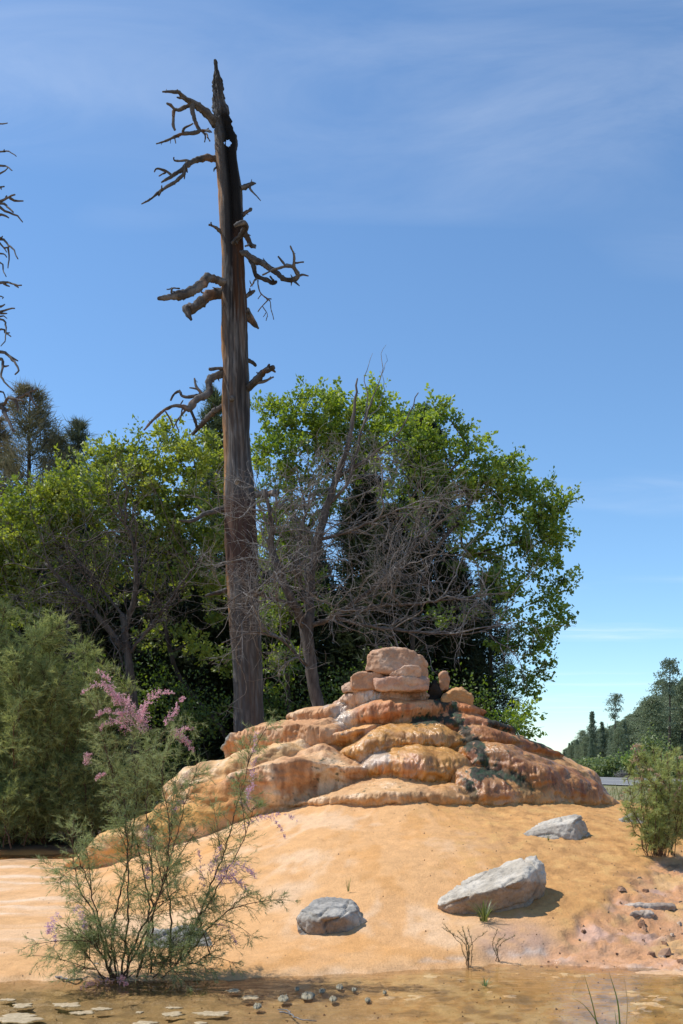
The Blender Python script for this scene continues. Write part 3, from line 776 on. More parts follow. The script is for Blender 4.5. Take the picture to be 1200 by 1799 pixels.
def block(u0, u1, v0, v1, dep, lean=0, cut=0.22, seed=0):
    """stone block outline in photo pixels with corners taken off, front to back"""
    r = random.Random(seed); w, h = u1 - u0, v1 - v0; out = []
    for d, k in ((0, 0.0), (dep * 0.25, -0.04), (dep, 0.06)):
        for a, b in ((0, cut), (cut, 0), (1 - cut, 0), (1, cut), (1, 1 - cut * 0.5), (1 - cut * 0.6, 1), (cut * 0.6, 1), (0, 1 - cut * 0.5)):
            s = 1 - k
            out.append((u0 + w * (0.5 + (a - 0.5) * s) + r.uniform(-.04, .04) * w, v0 + h * (0.5 + (b - 0.5) * (s if d else 0.93)) + r.uniform(-.05, .05) * h, d))
    return out
SC1, SC2 = (0.46, 0.265, 0.16), (0.55, 0.37, 0.255)
yt = 14.05
top = [(642, 1178, 0), (645, 1150, 0.02), (652, 1144, 0.04), (672, 1141, 0.0), (690, 1137, 0.10), (712, 1140, 0.08), (728, 1146, 0.1), (746, 1156, 0.12), (752, 1164, 0.2), (752, 1204, 0.25), (735, 1180, 0.02), (690, 1180, -0.05), (668, 1148, -0.02), (664, 1180, -0.06),
       (650, 1176, 0.55), (655, 1146, 0.5), (700, 1140, 0.6), (742, 1156, 0.6), (748, 1200, 0.6)]
px_rock('stone', top, yt, M_STONE, SC1, SC2, 0.016, 0.035, mound, crack=0.02)['label'] = 'large tan capstone on the very top'
stones = [([(681, 1186, 0), (690, 1179, 0), (708, 1171, 0), (722, 1168, 0), (738, 1171, 0), (741, 1186, 0), (739, 1190, 0.0), (700, 1190, 0), (690, 1182, 0.4), (735, 1174, 0.4), (738, 1190, 0.4), (690, 1190, 0.4)], yt - 0.12, SC1, SC2, 0.3),
          (block(617, 674, 1181, 1212, 0.4, seed=3), yt - 0.02, SC1, SC2, 0),
          (block(660, 750, 1186, 1216, 0.5, seed=5), yt - 0.14, (0.48, 0.28, 0.19), SC2, 0),
          (block(772, 788, 1180, 1214, 0.2, seed=6), yt + 0.25, (0.42, 0.22, 0.11), SC1, 0.2),
          (block(778, 830, 1210, 1250, 0.45, cut=0.34, seed=8), yt + 0.02, (0.46, 0.22, 0.075), (0.50, 0.26, 0.10), 0.3),
          ([(600, 1206, 0.05), (612, 1198, 0.1), (632, 1204, 0.0), (628, 1216, 0), (602, 1218, 0), (606, 1202, .4), (628, 1206, .4), (615, 1222, .3)], yt + 0.1, SC2, SC1, 0.1)]
for pts, y0, a, b, w in stones:
    px_rock('stone', pts, y0, M_STONE, a, b, 0.016, 0.03, mound, w, crack=0.015, soft=2)
# near-black block in the dark wet gap between the capstone and the right lump
o = px_rock('stone', block(753, 775, 1196, 1244, 0.4, cut=0.35, seed=21), yt + 0.2, M_STONE, (0.012, 0.010, 0.008), (0.03, 0.02, 0.012), 0.018, 0.03, mound, 0.1)
o['label'] = 'near-black block filling the dark wet gap beside the capstone'
set_base(mound, (MX, MY, gh(np.array([MX]), np.array([MY]), False)[0]))

GREY, LGREY, BROWN = (0.31, 0.295, 0.27), (0.49, 0.45, 0.39), (0.30, 0.20, 0.135)
def boulder(uvd, Y0, label, c1, c2, **k):
    o = px_rock('boulder', uvd, Y0, M_ROCK, c1, c2, **k)
    vs = np.array([v.co for v in o.data.vertices])
    b = vs.mean(0); b[2] = vs[:, 2].min()
    vs = vs - b; o.data.vertices.foreach_set('co', vs.astype(np.float32).ravel()); o.data.update(); o.location = b - np.array([0, 0, 0.03])
    return tag(o, label, 'boulder', 'loose boulders on the crust')

g1 = G(850, 1604)[1]
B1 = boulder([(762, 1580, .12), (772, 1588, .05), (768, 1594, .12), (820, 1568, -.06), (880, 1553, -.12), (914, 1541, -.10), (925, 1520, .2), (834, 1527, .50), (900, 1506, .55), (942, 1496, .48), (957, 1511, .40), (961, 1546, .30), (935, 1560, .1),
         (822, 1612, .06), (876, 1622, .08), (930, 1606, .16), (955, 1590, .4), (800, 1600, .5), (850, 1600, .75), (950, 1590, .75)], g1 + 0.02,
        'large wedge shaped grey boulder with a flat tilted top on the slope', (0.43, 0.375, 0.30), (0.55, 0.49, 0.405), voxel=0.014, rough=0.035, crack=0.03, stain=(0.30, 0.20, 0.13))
g2 = G(585, 1636)[1]
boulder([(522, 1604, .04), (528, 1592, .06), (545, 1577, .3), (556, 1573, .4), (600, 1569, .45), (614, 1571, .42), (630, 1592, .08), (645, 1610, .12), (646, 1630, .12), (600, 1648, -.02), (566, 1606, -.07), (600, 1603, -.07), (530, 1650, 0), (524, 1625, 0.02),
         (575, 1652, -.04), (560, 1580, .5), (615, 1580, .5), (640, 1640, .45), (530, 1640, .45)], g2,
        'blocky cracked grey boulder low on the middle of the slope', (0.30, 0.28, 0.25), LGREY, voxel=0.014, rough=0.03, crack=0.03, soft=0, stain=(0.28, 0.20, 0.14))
g3 = G(980, 1474)[1]
boulder([(916, 1459, .1), (930, 1452, .15), (944, 1442, .3), (985, 1433, .4), (1012, 1425, .3), (1022, 1428, .3), (1037, 1460, .3), (1034, 1480, .2), (1018, 1486, -.02), (1008, 1440, .08), (968, 1478, -.02), (925, 1466, .06), (960, 1480, .5), (1030, 1480, .6), (1000, 1435, .6)], g3,
        'pale pointed triangular boulder below the rusty right flank', (0.43, 0.375, 0.305), (0.53, 0.475, 0.395), voxel=0.014, rough=0.02, crack=0.02, soft=0)
g4 = G(1110, 1446)[1]
boulder([(1088, 1436, .05), (1095, 1427, .1), (1110, 1423, .12), (1126, 1428, .12), (1132, 1440, .1), (1128, 1454, 0), (1105, 1456, 0), (1092, 1448, 0), (1095, 1440, .4), (1128, 1435, .4)], g4,
        'small rough grey boulder beside the right tamarisk', (0.32, 0.30, 0.27), LGREY, voxel=0.016, rough=0.05, crack=0.04)
g5 = G(320, 1668)[1]
boulder([(250, 1640, .1), (275, 1624, .2), (310, 1616, .25), (350, 1622, .22), (372, 1648, .1), (390, 1668, .1), (388, 1680, .0), (340, 1682, -.05), (270, 1676, -.02), (248, 1660, .05), (280, 1640, .6), (360, 1650, .6)], g5,
        'grey boulder half hidden behind the flowering tamarisk', (0.28, 0.27, 0.255), LGREY, voxel=0.018, rough=0.06, crack=0.05)
g6 = G(68, 1694)[1]
boulder([(40, 1694, .05), (58, 1684, .1), (80, 1683, .1), (96, 1690, .08), (92, 1702, 0), (50, 1703, 0), (60, 1690, .3), (90, 1690, .3)], g6,
        'low flat grey stone near the pool edge at far left', (0.24, 0.24, 0.24), GREY, voxel=0.014, rough=0.03)
g7 = G(170, 1696)[1]
boulder([(128, 1697, .05), (145, 1686, .1), (190, 1684, .12), (212, 1692, .1), (205, 1704, 0), (140, 1704, 0), (150, 1690, .3), (200, 1690, .3)], g7,
        'low grey stone under the left branches of the flowering tamarisk', (0.24, 0.24, 0.24), GREY, voxel=0.014, rough=0.03)
# thin ledge stones across the red seep
for (u0, u1, v, lab) in ((1092, 1190, 1592, 'long thin grey ledge stone across the red seep'), (1106, 1150, 1606, 'short brown ledge stone just under the long grey one')):
    y0 = G((u0 + u1) / 2, v)[1]
    o = px_rock('ledge_stone', [(u0, v, 0), (u0 + 6, v - 5, .05), (u1 - 8, v - 7, .05), (u1, v - 2, 0), (u1, v + 10, 0), (u0 + 4, v + 9, 0), (u0 + 10, v - 5, .25), (u1 - 10, v - 6, .25)], y0, M_ROCK, (0.34, 0.26, 0.20), (0.45, 0.37, 0.30), voxel=0.013, rough=0.02)
    tag(o, lab, 'stone')

rs = Soup()
for k in range(150):
    x_, y_ = RNG.uniform(1.5, 4.4), RNG.uniform(8.15, 10.6)
    if red_mask(np.array([x_]), np.array([y_]))[0] < 0.5: continue
    r_ = 0.012 + 0.045 * RNG.uniform() ** 3; z_ = float(gh(np.array([x_]), np.array([y_]))[0])
    th_ = np.arange(6) / 6 * 6.283 + RNG.uniform(); rr1 = r_ * RNG.uniform(0.7, 1.4, 6); rr2 = rr1 * RNG.uniform(0.4, 0.8, 6)
    v_ = np.concatenate([np.stack([x_ + np.cos(th_) * rr1, y_ + np.sin(th_) * rr1, np.full(6, z_ - 0.01)], -1), np.stack([x_ + np.cos(th_) * rr2, y_ + np.sin(th_) * rr2, z_ + r_ * RNG.uniform(0.4, 0.9, 6)], -1)])
    i_ = np.arange(6); cz_k = np.array([(0.22, 0.12, 0.07), (0.40, 0.24, 0.15), (0.5, 0.38, 0.28), (0.16, 0.13, 0.09)][int(RNG.integers(4))])
    rs.add(v_, np.stack([i_, (i_ + 1) % 6, (i_ + 1) % 6 + 6, i_ + 6], -1), np.array([[6, 7, 8], [6, 8, 9], [6, 9, 10], [6, 10, 11]]), cz_k)
tag(obj('rubble', rs.mesh('rubble', False), M_ROCK), 'small rubble strewn over the red seep', 'rubble', None, 'stuff')

gs = Soup(); npb = 3600
gx_ = RNG.uniform(-4.5, 4.5, npb); gy_ = RNG.uniform(6.2, 12.4, npb); keep = (gy_ < 7.7) | (RNG.uniform(size=npb) < 0.25 + 0.75 * ss(0.2, 2.2, gx_)); gx_, gy_ = gx_[keep], gy_[keep]; gz_ = gh(gx_, gy_)
gr_ = 0.004 + 0.012 * RNG.uniform(size=len(gx_)) ** 4
t4 = np.array([[1, 0, -.3], [-.5, .87, -.3], [-.5, -.87, -.3], [0, 0, .8]])
gv_ = (np.stack([gx_, gy_, gz_], -1)[:, None, :] + gr_[:, None, None] * t4[None] * RNG.uniform(0.6, 1.4, (len(gx_), 4, 1))).reshape(-1, 3)
gi_ = np.arange(len(gx_))[:, None] * 4; gt_ = np.concatenate([gi_ + np.array(k) for k in ([0, 1, 3], [1, 2, 3], [2, 0, 3])])
gcol_ = np.array([(0.30, 0.17, 0.08), (0.5, 0.36, 0.22), (0.22, 0.15, 0.1)])[RNG.integers(0, 3, len(gx_))]
gs.add(gv_, None, gt_, np.repeat(gcol_, 4, 0))
tag(obj('grit', gs.mesh('grit', False), M_ROCK), 'loose grit scattered over the orange slope', 'grit', None, 'stuff')

# cream crust rafts in the pool and small stones at the waterline
def raft(u, v, w, h, label, cat='crust', c=(0.40, 0.30, 0.17), c2=(0.52, 0.41, 0.26), th=0.0028, grp='cream crust rafts in the pool', z0=0.0):
    Y = CZ * F / (v - VH); sx, sy = w / F * Y / 2, h / F * Y / 2 * (Y / CZ)
    n = 44; ang = np.linspace(0, 2 * np.pi, n, endpoint=False)
    sd = RNG.uniform(0, 99)
    S = Soup(); rings = []
    amp_ = 1.0 if cat == 'crust' else 0.35
    base = 1 + amp_ * 0.55 * pn(np.stack([np.cos(ang) * 1.7 + sd, np.sin(ang) * 1.7, ang * 0], -1)) + amp_ * 0.3 * pn(np.stack([np.cos(ang) * 5 + sd, np.sin(ang) * 5, ang * 0], -1))
    for k, (f, z) in enumerate(((1.0, -0.006), (0.93, th * 0.15), (0.8, th * 0.7), (0.5, th), (0.2, th * 0.9))):
        rx = np.cos(ang) * sx * base * f; ry = np.sin(ang) * sy * base * f
        rings.append(np.stack([rx, ry, z + 0.35 * th * RNG.normal(size=n) * (k > 0)], -1))
    v_ = np.concatenate(rings + [np.array([[0, 0, th]])])
    q = np.concatenate([np.stack([k * n + np.arange(n), k * n + (np.arange(n) + 1) % n, (k + 1) * n + (np.arange(n) + 1) % n, (k + 1) * n + np.arange(n)], -1) for k in range(4)])
    t = np.stack([4 * n + np.arange(n), 4 * n + (np.arange(n) + 1) % n, np.full(n, 5 * n)], -1)
    cc = mixc(np.tile(np.array(c, float), (len(v_), 1)), c2, RNG.uniform(0, 1, len(v_)))
    o = obj('crust_raft' if cat == 'crust' else 'pebble', mesh_np('raft', v_, q, t, True, cc, {'wet': np.full(len(v_), 0.2)}), M_CRUST, None, ((u - UC) / F * Y, Y, z0))
    return tag(o, label, cat, grp)
for u, v, w, h, lab in [(28, 1789, 105, 22, 'large cream crust raft in the lower left corner of the pool'), (40, 1766, 40, 11, 'cream crust raft just above the corner raft'),
                        (118, 1765, 56, 10, 'cream crust raft right of the corner, upper one of a pair'), (145, 1779, 50, 8, 'cream crust raft below the upper one of the pair'),
                        (178, 1772, 44, 7, 'slim cream crust raft touching the pair of rafts'), (302, 1781, 42, 11, 'lone cream crust raft in the middle of the dark water'),
                        (375, 1780, 72, 10, 'long cream crust raft right of the lone one'), (255, 1797, 48, 8, 'cream crust raft cut by the bottom edge at centre left'),
                        (440, 1752, 34, 10, 'grey green crust lump left of the waterline pebbles'), (410, 1740, 30, 9, 'cream crust raft near the tamarisk shadow'),
                        (352, 1797, 26, 6, 'small cream crust raft on the bottom edge'), (15, 1756, 34, 5, 'thin cream crust sliver at the left edge of the pool'),
                        (305, 1770, 34, 4, 'thin cream sliver floating above the lone raft'), (245, 1778, 16, 4, 'tiny cream raft left of the lone raft')]:
    raft(u, v, w * 0.85, h * 0.75, lab)
for u, v, w in [(498, 1754, 20), (541, 1749, 24), (566, 1741, 11), (585, 1755, 14), (597, 1734, 13), (622, 1739, 9), (522, 1738, 8), (646, 1757, 10), (676, 1744, 7), (452, 1768, 15)]:
    raft(u, v, w, w * 0.5, 'small greenish pebble lying in the shallow water near the waterline', 'pebble', (0.22, 0.20, 0.14), (0.36, 0.31, 0.21), 0.012, 'pebbles along the waterline')

# ------------------------------------------------------------------ dead standing trunk
YS = 18.5
TR = np.array([(105, 376.3, 380.2), (110, 375.8, 381.8), (122, 376.6, 383), (141, 375, 390), (173, 374, 394), (193, 376, 400), (222, 378.7, 408.5), (243, 379, 417), (273, 378.7, 417), (307, 381.6, 421), (335, 384, 424), (380, 386, 427),
               (437, 388.7, 428), (493, 390, 430), (522, 389.5, 432.6), (578, 389, 433.4), (635, 391.6, 435.4), (691, 390, 437), (740, 392, 439), (802, 394, 440), (865, 394, 447), (927, 395.6, 448.5), (1005, 398.7, 453), (1051, 400, 455),
               (1114, 405, 458), (1176, 409.6, 461.6), (1263, 412.7, 464), (1340, 413, 468), (1440, 408, 478)], float)
snag = thing('dead_tree', 'tall bare dead trunk with charred hollow top and broken limbs behind the mound', 'tree')
vv = np.concatenate([np.linspace(105, 560, 230), np.linspace(562, 1440, 240)])
ul = np.interp(vv, TR[:, 0], TR[:, 1]); ur = np.interp(vv, TR[:, 0], TR[:, 2])
na = 72
ang = np.arange(na) / na * 2 * np.pi                      # 0 = right, -pi/2 = towards the camera
A2, V2 = np.meshgrid(ang, vv)
cxp = ((ul + ur) / 2)[:, None]; rad = ((ur - ul) / 2)[:, None]
toward = np.angle(np.exp(1j * (A2 + math.pi / 2)))        # 0 faces the camera, + to the right
hollow = np.exp(-((toward - 0.35) / 0.55) ** 2) * (ss(195, 240, V2) * (1 - ss(395, 470, V2)))
pn_in = np.stack([np.cos(A2).ravel() * 2.2, np.sin(A2).ravel() * 2.2, V2.ravel() / 60], -1)
g_long = np.stack([A2.ravel() * 9 / 2, np.abs(np.sin(A2)).ravel(), V2.ravel() / 130], -1)
groove = (np.abs(pn(np.stack([np.cos(A2).ravel() * 5, np.sin(A2).ravel() * 5, V2.ravel() / 150], -1))) * 2 - 0.5).reshape(A2.shape)
rr_ = rad * (1 + 0.10 * fbm(pn_in, 3).reshape(A2.shape) + 0.08 * groove) * (1 - 0.75 * hollow)
barkpatch = ss(860, 900, V2) * (1 - ss(985, 1040, V2 + 40 * fbm(pn_in * 2, 2).reshape(A2.shape)))
rr_ = rr_ * (1 + 0.06 * barkpatch)
rr_ = rr_ * (1 + (1 - ss(150, 300, V2)) * (0.45 * fbm(pn_in * np.array([1.5, 1.5, 6]), 3).reshape(A2.shape)))
Rm = rr_ / F * YS
cx_ = (cxp - UC) / F * YS; cz_ = CZ + (VH - V2) / F * YS
tv = np.stack([cx_ + np.cos(A2) * Rm, YS + np.sin(A2) * Rm, cz_ + 0 * Rm], -1)
# colour: silver grey weathered wood, orange inner wood towards the left, black char down the right of the top
n_s = fbm(pn_in * 1.5 + 3, 4).reshape(A2.shape); n_l = fbm(np.stack([np.cos(A2).ravel() * 7, np.sin(A2).ravel() * 7, V2.ravel() / 90], -1), 4, 0.6).reshape(A2.shape)
tc = np.tile(np.array([0.108, 0.10, 0.097]), (A2.size, 1))
tc = mixc(tc, (0.215, 0.205, 0.20), ss(-0.1, 0.5, 0.6 * n_l + 0.7 * n_s).ravel() * 0.75)
orange = (ss(0.55, 1.3, -(toward + 0.45 * n_l)) * ss(230, 330, V2) * (1 - ss(1000, 1200, V2))).ravel()
tc = mixc(tc, (0.52, 0.25, 0.085), np.clip(orange * (0.75 + 0.9 * n_s.ravel()), 0, 1))
char = (np.clip(np.exp(-((toward - 0.55) / 0.85) ** 2) * 1.5, 0, 1) * ss(185, 215, V2) * (1 - ss(480, 640, V2 + 120 * n_l))).ravel()
tc = mixc(tc, (0.010, 0.009, 0.009), np.clip(char * 1.15, 0, 1))
tipc = ((1 - ss(150, 215, V2 + 30 * n_s))).ravel()
tc = mixc(tc, (0.045, 0.042, 0.04), tipc * 0.85)
redb = (ss(380, 430, V2) * (1 - ss(520, 600, V2 + 60 * n_l)) * ss(-0.1, 0.4, toward)).ravel()
tc = mixc(tc, (0.10, 0.045, 0.022), redb * 0.7)
tc = mixc(tc, (0.095, 0.052, 0.042), barkpatch.ravel() * 0.9)
dk = (ss(0.15, 0.4, -n_l) * ss(560, 620, V2) * (1 - ss(820, 880, V2))).ravel()
tc = mixc(tc, (0.05, 0.046, 0.046), dk * 0.8)
pt2 = (ss(0.02, 0.3, fbm(pn_in * np.array([1.2, 1.2, 0.45]) + 30, 3).reshape(A2.shape)) * ss(330, 420, V2) * (1 - ss(760, 860, V2)) * ss(-1.2, -0.6, toward)).ravel()
tc = mixc(tc, (0.034, 0.029, 0.028), pt2 * 0.8)
st2 = ss(0.05, 0.4, fbm(pn_in * np.array([3, 3, 0.4]) + 60, 3)) * ss(400, 600, V2).ravel()
tc = mixc(tc, (0.20, 0.125, 0.08), st2 * 0.35)
a_, b_ = A2.shape
k_ = np.arange(a_ - 1)[:, None] * b_; j_ = np.arange(b_)[None, :]; j2_ = (j_ + 1) % b_
tq = np.stack([k_ + j_, k_ + b_ + j_, k_ + b_ + j2_, k_ + j2_], -1).reshape(-1, 4)
# burnt-through hole near the top
fc = tv.reshape(-1, 3)[tq].mean(1); fu, fv = proj(fc)
hole = (((fu - 400.5) / 6.2) ** 2 + ((fv - 251) / 8.0) ** 2 + 1.0 * pn(fc * 14)) < 1
tme = mesh_np('trunk', tv.reshape(-1, 3), tq[~hole], None, True, tc)
trunk = obj('trunk', tme, M_SNAG, snag)
sol = trunk.modifiers.new('wall', 'SOLIDIFY'); sol.thickness = 0.02; sol.offset = -1

z1 = lambda x, y: (230 + .28333 * x, 80 + .28333 * y)
z2 = lambda x, y: (230 + .28333 * x, 380 + .28333 * y)
z3 = lambda x, y: (380 + .3114 * x, 740 + .3114 * y)
def zr(zf): return .3114 if zf is z3 else .28333
def rand_unit():
    d_ = RNG.normal(size=3); return d_ / np.linalg.norm(d_)
def limb(zf, main, forks=(), dy=0.0, c=(0.135, 0.125, 0.12)):
    """one limb traced as (x, y, radius) in a picture window; dy = how far its tip stands towards (-) or away (+)"""
    S = Soup()
    def path(pts, d0, d1):
        out = []
        L = len(pts)
        for k, (x, y, r) in enumerate(pts):
            u, v = zf(x, y); dd = d0 + (d1 - d0) * k / max(L - 1, 1)
            p = P(u, v, YS + dd); out.append([*p, max(r, 2.2) * zr(zf) / F * YS])
        return np.array(out)
    def put(pts, d0, d1, sides):
        nonlocal S
        a = resample(path(pts, d0, d1), 0.035)
        a[:, :3] += 0.008 * np.stack([pn(a[:, :3] * 6), pn(a[:, :3] * 6 + 5), pn(a[:, :3] * 6 + 11)], -1) * 2
        a[:, 3] *= 1 + 0.12 * pn(a[:, :3] * 5) + 0.07 * RNG.normal(size=len(a))
        cc = mixc(np.tile(np.array(c, float), (len(a), 1)), (0.055, 0.045, 0.04), ss(-0.1, 0.4, pn(a[:, :3] * 5 + 2)) * 0.8)
        cc = mixc(cc, (0.30, 0.15, 0.07), ss(0.2, 0.45, pn(a[:, :3] * 4 + 20)) * 0.4)
        n0 = S.n; tube(S, a[:, :3], a[:, 3], sides, cc, True, 0.03)
        vv_ = S.v[-1]; cen_ = np.repeat(a[:, :3], sides, 0); q_ = vv_[:len(cen_)] - cen_      # gnarled, fibrous surface
        g_ = 0.30 * pn(vv_[:len(cen_)] * 11) + 0.22 * pn(vv_[:len(cen_)] * 27)
        vv_[:len(cen_)] = cen_ + q_ * (1 + g_)[:, None]
        fib = np.tile(RNG.uniform(0.55, 1.45, sides), len(a)); cc2 = np.array(S.c[-1]); cc2[:len(cen_)] *= (fib * (1 + 0.8 * g_))[:, None]; S.c[-1] = cc2
        for _ in range(int(len(a) / 9)):                                                       # short broken spurs
            k = int(RNG.integers(2, max(3, len(a) - 1))); dr = rand_unit(); L_ = a[k, 3] * RNG.uniform(1.4, 2.6) + 0.01
            tube(S, np.stack([a[k, :3], a[k, :3] + dr * L_ * 0.6, a[k, :3] + dr * L_ + RNG.normal(size=3) * 0.01]), [a[k, 3] * 0.4, a[k, 3] * 0.28, 0.004], 4, np.array(c, float) * 0.7)
    put(main, 0, dy, 14)
    lo = obj('limb', S.mesh('limb'), M_SNAG, snag)
    for fk in forks:
        S = Soup()
        # find where on the main limb the fork starts, for its depth
        x, y = fk[0][:2]
        k = int(np.argmin([(x - m[0]) ** 2 + (y - m[1]) ** 2 for m in main]))
        d0 = dy * k / max(len(main) - 1, 1)
        put(fk, d0, d0 + random.uniform(-0.25, 0.25), 7)
        obj('fork', S.mesh('fork'), M_SNAG, lo)
    return lo

limb(z1, [(535, 490, 28), (480, 430, 27), (430, 385, 24), (380, 350, 18), (330, 325, 14), (300, 290, 10), (250, 288, 9), (195, 285, 5)],
     [[(290, 290, 6), (286, 274, 4)], [(335, 332, 7), (300, 325, 6), (284, 320, 4)],
      [(388, 352, 16), (350, 375, 13), (300, 400, 12), (270, 400, 11), (265, 450, 10), (263, 490, 11), (274, 524, 7)], [(272, 395, 8), (245, 370, 8), (223, 355, 6)],
      [(380, 352, 16), (386, 420, 14), (405, 490, 12), (427, 522, 10), (400, 540, 11), (330, 545, 10), (280, 560, 9), (220, 590, 7), (158, 608, 4)],
      [(325, 545, 8), (328, 515, 8), (385, 486, 4)], [(425, 522, 9), (470, 530, 8), (500, 537, 4)], [(445, 530, 7), (460, 555, 6), (455, 600, 4)], [(465, 545, 6), (490, 592, 4)], [(270, 565, 4), (275, 605, 3)], [(470, 530, 6), (478, 515, 4)]], -0.7)
limb(z1, [(530, 697, 18), (450, 700, 19), (375, 725, 17), (320, 770, 13), (260, 805, 10), (188, 850, 5)],
     [[(372, 725, 9), (330, 712, 7), (270, 716, 6), (266, 694, 4)], [(255, 805, 8), (215, 775, 7), (160, 765, 6), (143, 786, 4)], [(215, 785, 5), (175, 808, 4)],
      [(335, 760, 11), (315, 815, 11), (260, 855, 10), (200, 890, 9), (130, 945, 7), (66, 981, 4)], [(192, 893, 6), (192, 870, 4)], [(190, 900, 6), (173, 935, 4)], [(333, 795, 5), (333, 826, 4)], [(345, 765, 7), (350, 790, 4)]], -0.5)
limb(z1, [(530, 755, 6), (516, 765, 5), (512, 780, 4)], dy=-0.1)
limb(z1, [(680, 888, 15), (720, 865, 15), (755, 856, 9), (774, 856, 5)], [[(735, 866, 9), (740, 890, 6), (805, 962, 2.5)], [(740, 860, 8), (752, 848, 4)]], 0.2)
limb(z1, [(690, 1055, 12), (725, 1025, 10), (747, 1011, 8)], dy=0.15)
limb(z1, [(570, 1170, 13), (530, 1130, 9), (484, 1112, 6)], [[(500, 1115, 6), (495, 1100, 4)]], -0.3)
limb(z2, [(585, 268, 13), (610, 200, 14), (650, 150, 15), (700, 95, 18), (712, 60, 20), (685, 42, 16), (645, 60, 10)],
     [[(706, 88, 17), (728, 150, 17), (745, 182, 15), (775, 180, 8)], [(745, 182, 10), (775, 196, 5)], [(735, 170, 8), (710, 188, 6)]], -0.45)
limb(z2, [(630, 278, 18), (665, 243, 18), (710, 230, 18), (760, 265, 18), (830, 300, 17), (900, 350, 16), (960, 390, 15), (1010, 395, 14), (1036, 370, 14), (1020, 330, 13), (1000, 310, 10), (940, 315, 8), (880, 332, 6), (815, 362, 4)],
     [[(1010, 310, 10), (1012, 250, 7), (990, 183, 4)], [(1012, 290, 6), (1072, 287, 4)], [(1036, 375, 7), (1060, 362, 6), (1100, 370, 4)], [(1005, 400, 8), (1045, 432, 4)], [(955, 305, 7), (915, 250, 6)], [(1000, 305, 6), (965, 295, 4)],
      [(712, 235, 14), (755, 290, 14), (775, 360, 16), (820, 385, 14), (870, 410, 14), (902, 402, 11)], [(885, 395, 9), (864, 370, 5)], [(780, 385, 7), (740, 435, 4)],
      [(788, 395, 5), (800, 470, 4), (850, 515, 4), (865, 545, 3), (887, 642, 2.4)], [(745, 420, 4), (735, 398, 3)], [(848, 518, 4), (815, 555, 3.4), (788, 592, 2.4)], [(835, 595, 3), (820, 622, 2.4)], [(838, 512, 4), (870, 514, 3)], [(805, 490, 3), (785, 515, 2.4)], [(815, 555, 3), (845, 600, 2.4), (838, 648, 2.2)]], -0.6)
limb(z2, [(612, 420, 28), (570, 408, 29), (520, 390, 24), (480, 385, 26), (440, 420, 26), (380, 460, 26), (310, 490, 28), (240, 500, 19), (168, 514, 8)],
     [[(250, 478, 7), (256, 448, 6), (305, 450, 4)], [(252, 448, 5), (225, 452, 3)]], -0.9)
limb(z2, [(575, 470, 30), (500, 490, 28), (440, 530, 28), (390, 570, 30), (345, 572, 26), (352, 600, 18), (376, 640, 8)], [[(470, 480, 8), (435, 470, 4)]], -0.3)
limb(z2, [(705, 580, 22), (740, 635, 23), (770, 670, 16), (792, 697, 7)], dy=0.25)
limb(z2, [(705, 505, 10), (745, 475, 12), (765, 462, 8)], [[(742, 475, 6), (738, 450, 4)]], 0.2)
limb(z2, [(715, 885, 14), (750, 905, 11), (772, 925, 9)], dy=0.2)
limb(z2, [(590, 938, 10), (540, 942, 10), (488, 946, 9)], dy=-0.3)
limb(z2, [(595, 970, 22), (530, 988, 21), (485, 1015, 21), (487, 1080, 21), (462, 1112, 20), (400, 1142, 20), (360, 1192, 20), (310, 1175, 11), (230, 1190, 9), (150, 1250, 8), (80, 1326, 5)],
     [[(445, 1112, 11), (405, 1052, 8), (392, 1003, 5)], [(410, 1070, 6), (365, 1062, 4)], [(430, 1105, 11), (370, 1118, 10), (318, 1116, 10), (300, 1086, 10), (270, 1100, 8), (246, 1142, 6)],
      [(370, 1200, 11), (400, 1270, 10), (412, 1310, 8)], [(340, 1200, 7), (285, 1275, 6), (300, 1335, 4)], [(212, 1212, 6), (248, 1272, 5), (262, 1312, 3)], [(325, 1180, 5), (300, 1270, 4)], [(285, 1275, 4), (265, 1310, 3)], [(305, 1180, 5), (320, 1140, 3)]], -0.8)
limb(z2, [(580, 1178, 17), (500, 1220, 16), (440, 1290, 14), (380, 1352, 11)], dy=0.9)
limb(z2, [(705, 1085, 26), (760, 1032, 22), (820, 970, 20), (862, 945, 18), (882, 938, 12)], [[(765, 1035, 11), (830, 1022, 9), (887, 998, 5)], [(872, 945, 10), (898, 966, 5)], [(862, 940, 8), (856, 920, 5)], [(800, 985, 6), (780, 968, 4)]], -0.5)
limb(z2, [(632, 1122, 22), (628, 1126, 18), (626, 1130, 14)], dy=-0.28)
limb(z3, [(170, 410, 13), (135, 380, 14), (115, 345, 14), (132, 320, 9)], dy=-0.4, c=(0.4, 0.38, 0.36))
limb(z3, [(215, 415, 18), (280, 410, 18), (345, 405, 14)], [[(330, 410, 8), (352, 480, 9), (400, 440, 6), (430, 465, 4)]], -0.5, c=(0.25, 0.24, 0.23))
limb(z3, [(60, 500, 20), (10, 500, 16), (-60, 520, 12), (-130, 560, 9), (-210, 560, 6)], [[(-60, 520, 8), (-110, 480, 5)]], -0.4)
limb(z3, [(60, 950, 12), (20, 965, 11), (-60, 985, 6)], dy=-0.3)
set_base(snag, (float((443 - UC) / F * YS), YS, float(gh(np.array([-1.66]), np.array([YS]), False)[0])))

